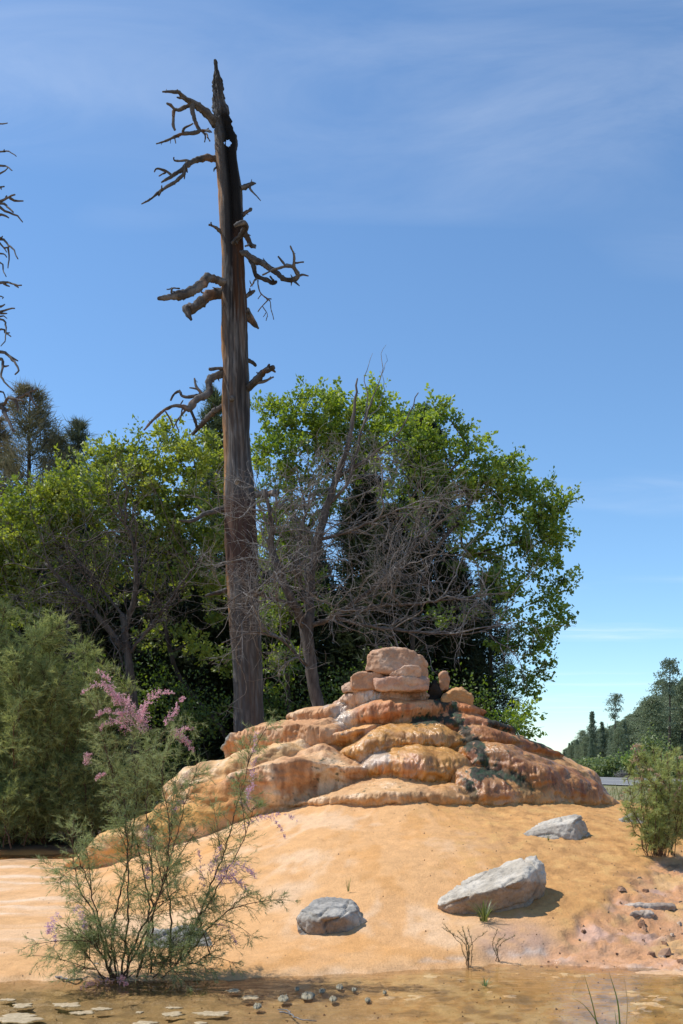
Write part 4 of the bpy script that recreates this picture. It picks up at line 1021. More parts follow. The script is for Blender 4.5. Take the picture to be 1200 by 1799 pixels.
# ------------------------------------------------------------------ broadleaf trees
def grow(trunk_pts, targets, step=0.3, wander=0.06, up=0.25):
    """connect every target to the nearest suitable node; returns nodes, parents"""
    nodes = [np.array(p, float) for p in resample(trunk_pts, step)]
    par = [-1] + list(range(len(nodes) - 1))
    T = np.array(targets, float)
    base = np.array(nodes)
    order = np.argsort([np.min(np.linalg.norm(base - t, axis=1)) for t in T])
    first = max(2, int(len(nodes) * 0.45))
    arr = np.zeros((60000, 3)); arr[:len(nodes)] = base; n = len(nodes); ends = []
    blocked = np.zeros(60000, bool); blocked[:first] = True
    for k in order:
        t = T[k]
        d = t - arr[:n]; dist = np.linalg.norm(d, axis=1)
        cost = dist * (1 + 0.5 * np.clip(-d[:, 2] / (dist + 1e-6), 0, 1)) + blocked[:n] * 100
        j = int(np.argmin(cost)); L = dist[j]
        m = max(1, int(L / step))
        mid = (arr[j] + t) / 2 + np.array([0, 0, up * L * 0.35]) * (1 if d[j, 2] > -0.2 else -0.3)
        prev = j
        for q in range(1, m + 1):
            a = q / m
            p = (1 - a) ** 2 * arr[j] + 2 * a * (1 - a) * mid + a * a * t
            if q < m: p = p + RNG.normal(size=3) * wander
            if n >= len(arr): break
            arr[n] = p; par.append(prev); prev = n; n += 1
        ends.append(prev)
    return arr[:n].copy(), np.array(par), ends

def skeleton_mesh(name, nodes, par, r0=0.008, power=2.3, rmax=None, c=None):
    n = len(nodes)
    w = np.zeros(n); kids = [[] for _ in range(n)]
    for i in range(1, n): kids[par[i]].append(i)
    for i in range(n - 1, -1, -1):
        if not kids[i]: w[i] = r0 ** power
        else: w[i] = sum(w[k] for k in kids[i])
    r = w ** (1 / power)
    if rmax: r = r * min(1.0, 1) ; r = np.minimum(r, rmax)
    S = Soup()
    starts = [(0, None)]
    while starts:
        i, p = starts.pop()
        ch = [i] if p is None else [p, i]
        cur = i
        while kids[cur]:
            ks = sorted(kids[cur], key=lambda k: -w[k])
            for k in ks[1:]: starts.append((k, cur))
            ch.append(ks[0]); cur = ks[0]
        ch = np.array(ch)
        rad = r[ch].copy()
        if p is not None: rad[0] = rad[1]
        if len(ch) > 1: tube(S, nodes[ch], rad, 7 if rad[0] > 0.05 else (5 if rad[0] > 0.02 else 3), c)
    return S.mesh(name), r

def rand_dirs(n):
    d = RNG.normal(size=(n, 3)); return d / np.linalg.norm(d, axis=1)[:, None]

def leaves(S, cen, dirs, size, col, wid=0.32):
    n = len(cen)
    side = np.cross(dirs, RNG.normal(size=(n, 3))); side /= np.linalg.norm(side, axis=1)[:, None] + 1e-9
    upv = np.cross(side, dirs)
    s = size[:, None]
    v = np.stack([cen, cen + dirs * s * 0.55 + side * s * wid + upv * s * 0.12, cen + dirs * s, cen + dirs * s * 0.55 - side * s * wid + upv * s * 0.12], 1).reshape(-1, 3)
    q = np.arange(n * 4).reshape(-1, 4)
    S.add(v, q, None, np.repeat(col, 4, 0))

def strands(S, base, dirs, length, width, col):
    n = len(base)
    side = np.cross(dirs, RNG.normal(size=(n, 3))); side /= np.linalg.norm(side, axis=1)[:, None] + 1e-9
    w = np.broadcast_to(np.asarray(width, float), (n,))[:, None]
    v = np.stack([base - side * w, base + side * w, base + dirs * np.asarray(length)[:, None]], 1).reshape(-1, 3)
    S.add(v, None, np.arange(n * 3).reshape(-1, 3), np.repeat(col, 3, 0))

def blob_targets(blobs, Y, depth, dens):
    """points mostly in the outer part of ellipsoids given in photo pixels (u, v, ru, rv[, density])"""
    out = []
    for b in blobs:
        u, v, ru, rv = b[:4]; k = b[4] if len(b) > 4 else 1.0; dy = b[5] if len(b) > 5 else 0.0
        m = F / Y
        n = max(3, int(dens * k * ru * rv / m / m * 3))
        d = rand_dirs(n); rad = RNG.uniform(0.25, 1, n) ** 0.45
        cx, cy, cz = P(u, v, Y + dy)
        rd = max(ru, rv) / m * depth
        out.append(np.stack([cx + d[:, 0] * rad * ru / m, cy + d[:, 1] * rad * rd, cz + d[:, 2] * rad * rv / m], -1))
    return np.concatenate(out)

def oak(label, trunk_uv, Y, blobs, nleaf=105, size=0.088, c1=(0.13, 0.21, 0.035), c2=(0.25, 0.32, 0.055), dens=15, depth=1.0, clump=0.36, rmax=0.2, extra=(), r0=0.0075, bare=0):
    t = thing('oak_tree', label, 'tree', 'green leafy trees behind the mound')
    T = blob_targets(blobs, Y, depth, dens)
    tp = [P(u, v, Y + d) for u, v, d in trunk_uv]
    nodes, par, ends = grow(tp, T)
    me, r = skeleton_mesh('trunk', nodes, par, r0, 2.25, rmax)
    obj('trunk', me, M_BARK, t)
    S = Soup()
    n = len(T) * nleaf
    rep = np.repeat(T, nleaf, 0)
    # leafy shoots: leaves gathered on a few short twigs per clump
    nt = 6
    tw = rand_dirs(len(T) * nt) ; tw[:, 2] = tw[:, 2] * 0.7 + 0.25
    sel = np.repeat(np.arange(len(T)), nleaf) * nt + RNG.integers(0, nt, n)
    along = RNG.uniform(0.05, 1, n) ** 0.8
    cen = rep + tw[sel] * (along * clump)[:, None] + RNG.normal(size=(n, 3)) * 0.035
    d = tw[sel] * 0.6 + rand_dirs(n) * 0.9; d[:, 2] += 0.05; d /= np.linalg.norm(d, axis=1)[:, None]
    kc = np.clip(0.45 + 0.45 * np.repeat(RNG.normal(size=len(T)), nleaf) + 0.25 * RNG.normal(size=n), 0, 1)
    col = np.array(c1)[None, :] * (1 - kc[:, None]) + np.array(c2)[None, :] * kc[:, None]
    leaves(S, cen, d, size * RNG.uniform(0.5, 1.4, n), col)
    tag(obj('crown', S.mesh('crown', False), M_LEAF, t), None, None, None, 'stuff')
    # short twigs inside the clumps
    set_base(t, tp[0])
    return t

BRT1, BRT2 = (0.17, 0.235, 0.04), (0.37, 0.43, 0.09)
oak('leafy green tree just left of the dead trunk, leaning trunk', [(415, 1400, 0), (400, 1300, 0), (350, 1235, 0), (310, 1180, 0), (290, 1100, .1), (270, 1020, .1)], 21.0,
    [(290, 815, 80, 65), (370, 830, 45, 70), (230, 830, 70, 60), (200, 880, 60, 60), (335, 920, 60, 70), (265, 930, 80, 60), (385, 930, 30, 60), (330, 1010, 60, 45, .6), (240, 1020, 60, 50, .5), (390, 1060, 40, 60, .8), (300, 1110, 60, 50, .4), (375, 1160, 40, 50, .6)],
    c1=BRT1, c2=BRT2)
oak('leafy green tree at the far left, behind the large tamarisk', [(150, 1420, 0), (150, 1300, 0), (150, 1200, 0), (140, 1100, 0), (120, 1020, 0)], 20.0,
    [(140, 870, 70, 60), (80, 900, 70, 60), (150, 940, 70, 50), (40, 950, 60, 55), (0, 985, 50, 60), (80, 990, 70, 45, .8), (150, 1020, 70, 40, .6), (40, 1050, 60, 45, .8), (-60, 960, 70, 80), (100, 1080, 50, 30, .4), (-30, 1080, 60, 60, .6)],
    c1=BRT1, c2=BRT2)
oak('leafy green tree directly right of the dead trunk', [(520, 1420, 0), (510, 1280, 0), (505, 1150, 0), (520, 1020, 0), (545, 920, 0)], 22.5,
    [(490, 745, 40, 40), (550, 730, 55, 45), (600, 735, 50, 50), (655, 725, 45, 45), (480, 810, 40, 50), (540, 810, 55, 50), (620, 810, 60, 50, .8), (480, 890, 40, 50), (550, 900, 50, 50, .7), (500, 970, 50, 50, .7), (690, 760, 40, 40), (470, 1060, 50, 60, .7), (540, 1050, 50, 50, .4), (490, 1160, 50, 50, .6)],
    c1=(0.15, 0.235, 0.038), c2=(0.33, 0.42, 0.075), dens=17)
oak('wide leafy green tree at the right, drooping over the road side', [(745, 1420, 0), (735, 1280, 0), (725, 1150, 0), (735, 1040, 0), (770, 960, 0), (820, 900, -.2)], 21.5,
    [(740, 755, 60, 40), (800, 770, 45, 35), (770, 810, 55, 45), (850, 820, 50, 45), (900, 850, 45, 50), (850, 880, 60, 40), (950, 880, 40, 45), (985, 900, 30, 40), (920, 910, 55, 40), (800, 870, 55, 35, .7), (960, 960, 50, 35), (985, 940, 30, 35), (890, 970, 50, 30, .7),
     (960, 1020, 45, 30, .9), (985, 1065, 28, 40), (925, 1060, 45, 35, .8), (955, 1110, 40, 35), (900, 1120, 40, 30, .6), (935, 1165, 28, 25), (938, 1200, 18, 18), (905, 1195, 22, 18, .6), (840, 1010, 50, 40, .5), (720, 860, 60, 50, .7), (880, 1030, 40, 30, .8), (770, 900, 60, 40, .8), (830, 940, 50, 35, .8), (700, 790, 50, 40, .8), (790, 1080, 50, 40, .4)],
    c1=(0.105, 0.18, 0.032), c2=(0.30, 0.40, 0.07), dens=13)
oak('small bright green tree peeking over the right shoulder of the mound', [(905, 1400, 0), (908, 1330, 0), (910, 1290, 0)], 20.3,
    [(905, 1262, 24, 18), (925, 1254, 16, 12), (890, 1275, 18, 14), (915, 1285, 25, 14)], c1=(0.15, 0.25, 0.03), c2=(0.33, 0.43, 0.07), dens=30, nleaf=50)
# shaded understorey bushes
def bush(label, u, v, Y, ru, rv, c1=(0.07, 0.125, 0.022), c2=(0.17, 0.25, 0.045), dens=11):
    t = thing('understorey_bush', label, 'bush', 'shaded bushes behind the mound')
    T = blob_targets([(u, v, ru, rv), (u, v + rv * 0.6, ru * 0.9, rv * 0.6)], Y, 0.7, dens)
    b = P(u, v, Y); b[2] = gh(np.array([b[0]]), np.array([Y]), False)[0]
    nodes, par, ends = grow([b, b + np.array([0, 0, 0.3]), b + np.array([0.05, 0, 0.6])], T, 0.25)
    me, r = skeleton_mesh('stem', nodes, par, 0.005, 2.3, 0.05); obj('stem', me, M_BARK, t)
    n = len(T) * 60; rep = np.repeat(T, 60, 0); S = Soup()
    d = rand_dirs(n); d[:, 2] += 0.2; d /= np.linalg.norm(d, axis=1)[:, None]
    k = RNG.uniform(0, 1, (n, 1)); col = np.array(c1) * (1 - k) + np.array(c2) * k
    leaves(S, rep + RNG.normal(size=(n, 3)) * 0.16, d, RNG.uniform(0.05, 0.09, n), col)
    tag(obj('crown', S.mesh('crown', False), M_LEAF, t), None, None, None, 'stuff')
    set_base(t, b)
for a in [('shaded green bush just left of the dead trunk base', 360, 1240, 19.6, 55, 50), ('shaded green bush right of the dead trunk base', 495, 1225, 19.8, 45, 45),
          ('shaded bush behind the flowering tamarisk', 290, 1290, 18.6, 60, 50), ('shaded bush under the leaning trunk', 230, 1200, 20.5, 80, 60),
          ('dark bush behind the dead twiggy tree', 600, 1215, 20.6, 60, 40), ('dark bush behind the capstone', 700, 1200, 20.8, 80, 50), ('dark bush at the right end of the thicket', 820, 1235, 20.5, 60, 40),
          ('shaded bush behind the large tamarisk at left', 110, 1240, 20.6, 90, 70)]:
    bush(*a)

# ------------------------------------------------------------------ conifers behind
def conifer(name, label, u, vtop, Y, wid, vbase=1400, c1=(0.030, 0.048, 0.022), c2=(0.075, 0.10, 0.045), nb=130, nst=75, ln=0.16, droop=0.1, wpx=0.008, group='dark conifers behind the leafy trees', open_=0.0, lean=0.0, start=0.12):
    t = thing(name, label, 'tree', group)
    b = P(u, vbase, Y); b[2] = gh(np.array([b[0]]), np.array([Y]), False)[0] - 0.1
    top = P(u + lean, vtop, Y); H = top[2] - b[2]; R = wid / F * Y
    S = Soup(); SB = Soup()
    tp = resample([b, b + (top - b) * 0.5 + RNG.normal(size=3) * 0.08, top], 0.4)
    tube(SB, tp, np.linspace(0.022 * H, 0.01, len(tp)), 7)
    base, dirs, cols, lens = [], [], [], []
    for k in range(nb):
        f = start + (1 - start) * (k + RNG.uniform()) / nb
        p0 = b + (top - b) * f
        az = RNG.uniform(0, 2 * np.pi)
        prof = (1 - f) ** 0.6 * (1 if f > 0.3 else 0.7 + f) * RNG.uniform(0.6, 1.25) + 0.05
        L = R * prof
        if RNG.uniform() < open_: continue
        dr = np.array([np.cos(az), np.sin(az), 0.25 - droop + 0.5 * f]); dr /= np.linalg.norm(dr)
        m = 6
        s = np.linspace(0, 1, m)[:, None]
        pts = p0 + dr * L * s + np.array([0, 0, -droop * L]) * s ** 2 + RNG.normal(size=(m, 3)) * 0.03
        tube(SB, pts, np.linspace(0.012 + 0.006 * L, 0.004, m), 3)
        a = RNG.uniform(0.25, 1, nst) ** 0.7
        bp = np.stack([np.interp(a, s[:, 0], pts[:, q]) for q in range(3)], -1) + RNG.normal(size=(nst, 3)) * (0.10 * L + 0.06) * np.array([1, 1, 0.6])
        dd = dr * 0.8 + rand_dirs(nst) * 0.8; dd[:, 2] += 0.15; dd /= np.linalg.norm(dd, axis=1)[:, None]
        kk_ = np.clip(RNG.uniform(0, 1) + 0.25 * RNG.normal(size=nst), 0, 1)[:, None]
        base.append(bp); dirs.append(dd); cols.append(np.array(c1) * (1 - kk_) + np.array(c2) * kk_); lens.append(RNG.uniform(0.6, 1.3, nst) * ln)
    strands(S, np.concatenate(base), np.concatenate(dirs), np.concatenate(lens), wpx, np.concatenate(cols))
    obj('trunk', SB.mesh('trunk'), M_BARK, t)
    tag(obj('crown', S.mesh('crown', False), M_NEEDLE, t), None, None, None, 'stuff')
    set_base(t, b)
    return t
JC1, JC2 = (0.022, 0.034, 0.018), (0.055, 0.075, 0.034)
for lab, u, vt, Y, w in [('dark juniper in the middle of the thicket, tallest of the dark ones', 745, 728, 24.5, 95), ('dark juniper behind the dead twiggy tree', 640, 800, 25.0, 90), ('dark juniper between the dead trunk and the twiggy tree', 520, 930, 25.5, 100),
                         ('dark juniper behind the dead trunk', 420, 950, 26.0, 100), ('dark juniper behind the leaning trunk', 310, 960, 25.0, 120), ('dark juniper behind the far left leafy tree', 170, 950, 25.0, 130),
                         ('dark juniper at the left edge of the thicket', 30, 960, 24.5, 130), ('dark juniper left of the wide leafy tree limbs', 690, 900, 23.6, 85), ('low dark juniper filling the thicket right of the capstone', 800, 1000, 24.0, 80)]:
    conifer('juniper_tree', lab, u, vt, Y, w, c1=JC1, c2=JC2, nb=260, nst=100, ln=0.24, wpx=0.022, start=0.05)
for u, Y in [(-60, 29), (60, 30), (150, 29), (250, 30), (340, 29), (440, 30), (540, 29.5), (630, 29), (700, 29)]:
    conifer('juniper_tree', 'dark juniper deep in the thicket behind the other junipers', u, 985 + 60 * math.sin(u), Y, 120, c1=JC1, c2=JC2, nb=170, nst=80, ln=0.34, wpx=0.035, start=0.04, group='junipers deep in the thicket')
conifer('pine_tree', 'dark drooping pine under the wide leafy tree at the right', 862, 1010, 23.5, 60, c1=(0.03, 0.05, 0.028), c2=(0.08, 0.11, 0.06), nb=150, nst=80, ln=0.24, droop=0.3, wpx=0.010)
conifer('pine_tree', 'green pine top showing just left of the dead trunk', 378, 690, 29, 60, c1=(0.06, 0.085, 0.04), c2=(0.13, 0.16, 0.07), nb=190, nst=110, ln=0.28, wpx=0.014)
BR1, BR2 = (0.10, 0.105, 0.05), (0.23, 0.20, 0.11)
conifer('cedar_tree', 'tall brownish green cedar at the far left behind the leafy trees', 52, 690, 28, 150, c1=BR1, c2=BR2, nb=330, nst=90, ln=0.26, droop=-0.05, open_=0.3, wpx=0.010)
conifer('cedar_tree', 'grey green cedar second from the left edge', 138, 745, 30, 90, c1=(0.06, 0.075, 0.04), c2=(0.15, 0.16, 0.09), nb=260, nst=90, ln=0.25, wpx=0.011, open_=0.2)
conifer('cedar_tree', 'low grey green cedar filling in between the two taller cedars', 98, 770, 29, 110, c1=(0.08, 0.09, 0.045), c2=(0.19, 0.185, 0.1), nb=240, nst=90, ln=0.25, wpx=0.011, open_=0.2)
conifer('cedar_tree', 'brown tinged cedar cut by the left edge', -5, 740, 29, 100, c1=BR1, c2=(0.25, 0.19, 0.105), nb=260, nst=90, ln=0.25, wpx=0.011, open_=0.2)

# ------------------------------------------------------------------ twiggy dead tree in front of the right crown
def twiggy(name, label, limbs, Y, n1, n2, n3, r_tw, mat, seed=1, spread=1.0, vmin=-1e9):
    rg = np.random.default_rng(seed)
    t = thing(name, label, 'tree')
    S = Soup()
    paths = []
    for pl in limbs:
        a = np.array([[*P(u, v, Y + d), 0.72 * (r if len(paths) < 3 else r * 0.62) / F * Y] for u, v, d, r in pl])
        a = resample(a, 0.12, 0.008)
        tube(S, a[:, :3], a[:, 3], 7, None, True, 0.06); paths.append(a)
    obj('trunk', S.mesh('trunk'), M_DEADRED, t)
    S2 = Soup()
    def spawn(a, L, r, droop, bias):
        k = int(rg.uniform(0.12, 0.98) * (len(a) - 1)); p = a[k, :3]
        tg = a[min(k + 1, len(a) - 1), :3] - a[max(k - 1, 0), :3]; tg /= np.linalg.norm(tg) + 1e-9
        d = rg.normal(size=3); d /= np.linalg.norm(d); d = d * 0.85 + tg * 0.65 + bias; d /= np.linalg.norm(d)
        m = max(4, int(L / 0.11)); pts = [p]
        for q in range(m):
            d = d + rg.normal(size=3) * 0.24 + np.array([0, 0, droop]); d /= np.linalg.norm(d); pts.append(pts[-1] + d * L / m)
        pts = np.array(pts)
        if proj(pts[-1:])[1][0] < vmin + 0.35 * abs(proj(pts[-1:])[0][0] - 600) and rg.uniform() < 0.9: return None
        rad = np.linspace(min(r, a[k, 3] * 0.9), 0.0026, len(pts))
        tube(S2, pts, rad, 4 if r > 0.012 else 3, None, True)
        return np.c_[pts, rad]
    lv1 = [spawn(paths[rg.integers(1 if len(paths) > 1 else 0, len(paths))], rg.uniform(0.8, 2.2) * spread, 0.015, 0.01, np.array([0.08, -0.25, 0.12])) for _ in range(n1)]
    lv1 = [k for k in lv1 if k is not None]
    lv2 = [spawn(lv1[rg.integers(len(lv1))], rg.uniform(0.4, 1.1) * spread, 0.0075, -0.01, np.array([0, -0.1, 0.05])) for _ in range(n2)]
    lv2 = [k for k in lv2 if k is not None]
    for _ in range(n3): spawn(lv2[rg.integers(len(lv2))], rg.uniform(0.15, 0.5) * spread, r_tw, 0.0, np.zeros(3))
    obj('twigs', S2.mesh('twigs'), mat, t)['kind'] = 'stuff'
    b = P(*limbs[0][0][:2], Y); b[2] = gh(np.array([b[0]]), np.array([Y]), False)[0]
    set_base(t, b)
    return t
twiggy('dead_tree', 'leafless grey twiggy tree with reddish trunk behind the mound, right of the tall trunk',
       [[(575, 1390, 0, 17), (562, 1260, 0, 16), (548, 1180, 0, 15), (540, 1110, 0, 16), (545, 1080, 0, 13)],
        [(540, 1110, 0, 11), (515, 1060, -.2, 11), (490, 1000, -.3, 10), (476, 960, -.3, 9), (478, 920, -.4, 6), (465, 860, -.5, 4)],
        [(545, 1095, 0, 12), (545, 1020, .1, 12), (560, 950, .1, 11), (575, 890, .1, 10), (592, 840, .1, 8), (612, 780, 0, 6), (622, 720, 0, 4), (628, 665, 0, 2)],
        [(575, 890, .1, 7), (610, 850, -.1, 6), (625, 800, -.1, 5), (640, 740, -.1, 4), (655, 700, 0, 2)],
        [(545, 1100, 0, 11), (585, 1085, -.2, 10), (620, 1060, -.3, 9), (670, 1020, -.4, 8), (720, 970, -.5, 6), (770, 920, -.6, 4), (810, 890, -.7, 2)],
        [(600, 1075, -.2, 8), (660, 1065, -.5, 7), (740, 1060, -.8, 5), (820, 1050, -.9, 3), (895, 1040, -1, 2)],
        [(590, 1085, -.2, 8), (650, 1100, -.6, 6), (730, 1110, -.9, 5), (810, 1115, -1, 3), (880, 1100, -1, 2)],
        [(592, 840, .1, 5), (650, 800, -.2, 4), (700, 760, -.3, 3), (735, 690, -.3, 2)],
        [(560, 950, .1, 7), (620, 930, -.3, 6), (690, 900, -.5, 4), (760, 870, -.6, 2)],
        [(515, 1060, -.2, 7), (470, 1050, -.5, 5), (430, 1040, -.7, 3), (395, 1065, -.8, 2)],
        [(548, 1180, 0, 6), (500, 1130, -.4, 5), (450, 1110, -.7, 3), (390, 1130, -.9, 2)],
        [(545, 1080, 0, 7), (520, 990, .2, 6), (535, 900, .2, 4), (520, 820, .2, 2)]],
       17.4, 160, 820, 3600, 0.003, M_DEAD, seed=4, spread=0.85, vmin=730)
twiggy('dead_tree', 'bare dark branching shrub under the far left leafy trees',
       [[(240, 1400, 0, 12), (235, 1250, 0, 12), (225, 1150, 0, 10), (215, 1080, 0, 8)], [(225, 1150, 0, 8), (170, 1080, -.2, 7), (120, 1030, -.3, 5), (80, 990, -.4, 3)], [(220, 1110, 0, 7), (240, 1020, -.2, 6), (230, 940, -.3, 4), (200, 900, -.3, 2)],
        [(225, 1150, 0, 7), (280, 1080, -.2, 6), (330, 1010, -.3, 4), (370, 960, -.3, 2)], [(215, 1080, 0, 6), (150, 1000, .2, 5), (110, 950, .2, 3)], [(230, 1200, 0, 6), (160, 1150, -.4, 5), (100, 1110, -.5, 3), (60, 1080, -.5, 2)]],
       19.0, 90, 350, 900, 0.006, M_DEADRED, seed=9)

# dead tree outside the left edge: its branch tips reach into the picture
zl = lambda x, y: (x * .311, 200 + y * .311)
edge = thing('dead_tree', 'black bare branches of a dead tree reaching in from the left edge', 'tree')
YL = 16.0
S = Soup()
tl = resample([P(-150, 1420, YL), P(-140, 1000, YL), P(-135, 600, YL), P(-125, 300, YL), P(-120, 120, YL)], 0.3)
tube(S, tl, np.linspace(0.26, 0.06, len(tl)), 10)
obj('trunk', S.mesh('trunk'), M_DEADRED, edge)
def tip(pts, r=5, forks=()):
    S = Soup()
    u0, v0 = zl(*pts[0])
    st = [P(-135, v0 + random.uniform(-30, 60), YL), P(-70, v0 + random.uniform(-15, 25), YL - 0.2)]
    pp_ = st + [P(*zl(x, y), YL - 0.3 - 0.1 * k) for k, (x, y) in enumerate(pts)]
    a = resample(pp_, 0.07, 0.004)
    tube(S, a, np.linspace(r * 2.0, r * 0.45, len(a)) * .311 / F * YL * 1.15, 6, None, True, 0.06)
    for fk in forks:
        b = resample([P(*zl(x, y), YL - 0.35) for x, y in fk], 0.06, 0.004)
        tube(S, b, np.linspace(r * 0.9, r * 0.4, len(b)) * .311 / F * YL * 1.15, 5, None, True, 0.06)
    obj('branch', S.mesh('branch'), M_DEADRED, edge)
tip([(0, 57), (42, 52)], 5)
tip([(0, 213), (45, 212), (92, 240)], 5, [[(20, 214), (25, 200)]])
tip([(0, 293), (45, 303), (68, 320)], 6, [[(-20, 345), (25, 325), (45, 305)]])
tip([(0, 412), (16, 412)], 6, [[(5, 412), (8, 428)]])
tip([(0, 492), (45, 475), (85, 456)], 8, [[(55, 475), (90, 490), (132, 492)], [(35, 478), (38, 462)]])
tip([(0, 508), (45, 530), (75, 556)], 8, [[(-10, 520), (40, 555), (95, 575), (128, 612)], [(-10, 570), (25, 570), (50, 588)]])
tip([(0, 708), (40, 735), (75, 765), (102, 820)], 6, [[(45, 755), (52, 810), (45, 872)], [(-10, 720), (20, 755), (38, 782)], [(20, 758), (55, 750)], [(0, 700), (15, 690)]])
tip([(0, 790), (38, 810)], 6)
tip([(-5, 840), (15, 880), (35, 920)], 5)
tip([(0, 955), (40, 950), (75, 962), (122, 968)], 7, [[(20, 958), (55, 975)], [(85, 966), (105, 982)]])
tip([(0, 1030), (14, 1044)], 5)
tip([(0, 1118), (40, 1105), (83, 1099)], 7, [[(0, 1125), (40, 1128)], [(0, 1090), (28, 1076)]])
tip([(0, 1160), (30, 1192), (32, 1240), (28, 1285), (5, 1312)], 5, [[(-5, 1145), (15, 1138), (40, 1156)]])
tip([(0, 1218), (30, 1240), (62, 1258)], 6, [[(35, 1240), (55, 1236)]])
tip([(0, 1345), (40, 1362), (75, 1392), (104, 1440), (85, 1472)], 8, [[(50, 1368), (102, 1396)]])
tip([(-5, 1385), (15, 1420), (5, 1475), (25, 1515), (80, 1566)], 7, [[(15, 1425), (50, 1422)]])
tip([(0, 1645), (25, 1640), (38, 1608), (65, 1605), (100, 1615), (135, 1622)], 9, [[(85, 1612), (130, 1590), (160, 1575), (215, 1552)], [(160, 1578), (185, 1620), (210, 1660)], [(75, 1610), (100, 1645), (98, 1680)], [(180, 1560), (185, 1545)], [(150, 1580), (175, 1588)]])
tip([(0, 1658), (25, 1690), (50, 1740), (80, 1795)], 13, [[(15, 1668), (48, 1680), (25, 1690)]])
tip([(-5, 1570), (30, 1605)], 7)
set_base(edge, tl[0])

# ------------------------------------------------------------------ tamarisks
FG1, FG2 = (0.19, 0.24, 0.10), (0.37, 0.42, 0.20)
def feather(S, ST, path, rg, n_lat, L0, n_str, s_len, s_wid, c1, c2, start=0.2, droop=0.25, stem_r=0.004, bias=(0, 0, 0), sub=2):
    """plumes of thread-like foliage along one stem"""
    cum = np.linspace(0, 1, len(path)); acc = []
    for k in range(n_lat):
        f = start + (1 - start) * rg.uniform() ** 0.85
        p = np.array([np.interp(f, cum, path[:, q]) for q in range(3)])
        i = min(int(f * (len(path) - 1)), len(path) - 2); tg = path[i + 1] - path[i]; tg /= np.linalg.norm(tg) + 1e-9
        d = rg.normal(size=3); d -= tg * d.dot(tg); d /= np.linalg.norm(d) + 1e-9
        d = d * 0.8 + tg * 0.75 + np.array(bias); d /= np.linalg.norm(d)
        L = L0 * rg.uniform(0.45, 1.1) * (1.15 - 0.6 * f)
        m = 5; s = np.linspace(0, 1, m)[:, None]
        pts = p + d * L * s + np.array([0, 0, -droop * L]) * s ** 2.2 + rg.normal(size=(m, 3)) * 0.006
        tube(ST, pts, np.linspace(stem_r, stem_r * 0.3, m), 3, None, False)
        subs = [pts]
        for _ in range(sub):
            j = rg.integers(1, m - 1); d2 = d * 0.6 + rg.normal(size=3) * 0.5; d2 /= np.linalg.norm(d2)
            subs.append(pts[j] + d2 * L * 0.5 * s + np.array([0, 0, -droop * L * 0.5]) * s ** 2)
        for sp_ in subs:
            a = rg.uniform(0.05, 1, n_str); base = np.stack([np.interp(a, s[:, 0], sp_[:, q]) for q in range(3)], -1)
            td = sp_[-1] - sp_[0]; td /= np.linalg.norm(td) + 1e-9
            dd = td * 0.9 + rg.normal(size=(n_str, 3)) * 0.42; dd /= np.linalg.norm(dd, axis=1)[:, None]
            kk_ = np.clip(rg.uniform(0, 1) + 0.2 * rg.normal(size=n_str), 0, 1)[:, None]
            acc.append((base, dd, s_len * rg.uniform(0.5, 1.3, n_str), np.array(c1) * (1 - kk_) + np.array(c2) * kk_))
    if acc:
        strands(S, np.concatenate([a[0] for a in acc]), np.concatenate([a[1] for a in acc]), np.concatenate([a[2] for a in acc]), s_wid, np.concatenate([a[3] for a in acc]))

def blossom(S, pts, rg, n=70, w=0.035, size=0.011, c1=(0.50, 0.17, 0.30), c2=(0.72, 0.36, 0.50)):
    """a raceme: little blossoms packed on short side spikes along a curved line"""
    pts = resample(pts, 0.01)
    cum = np.linspace(0, 1, len(pts))
    f = rg.uniform(0, 1, n); p = np.stack([np.interp(f, cum, pts[:, k]) for k in range(3)], -1)
    tg = pts[-1] - pts[0]; tg /= np.linalg.norm(tg) + 1e-9
    d = rg.normal(size=(n, 3)); d -= (d @ tg)[:, None] * tg; d /= np.linalg.norm(d, axis=1)[:, None]; d = d + tg * 0.7
    m = 11
    a = np.tile(np.linspace(0.1, 1, m), n); dd = np.repeat(d, m, 0); pp_ = np.repeat(p, m, 0); ff = np.repeat(f, m)
    cen = pp_ + dd * (a * w * (1.1 - 0.7 * ff))[:, None] + rg.normal(size=(n * m, 3)) * 0.0035
    k = rg.uniform(0, 1, (n * m, 1)); col = np.array(c1) * (1 - k) + np.array(c2) * k
    leaves(S, cen, rand_dirs(n * m), size * rg.uniform(0.6, 1.3, n * m), col, 0.45)

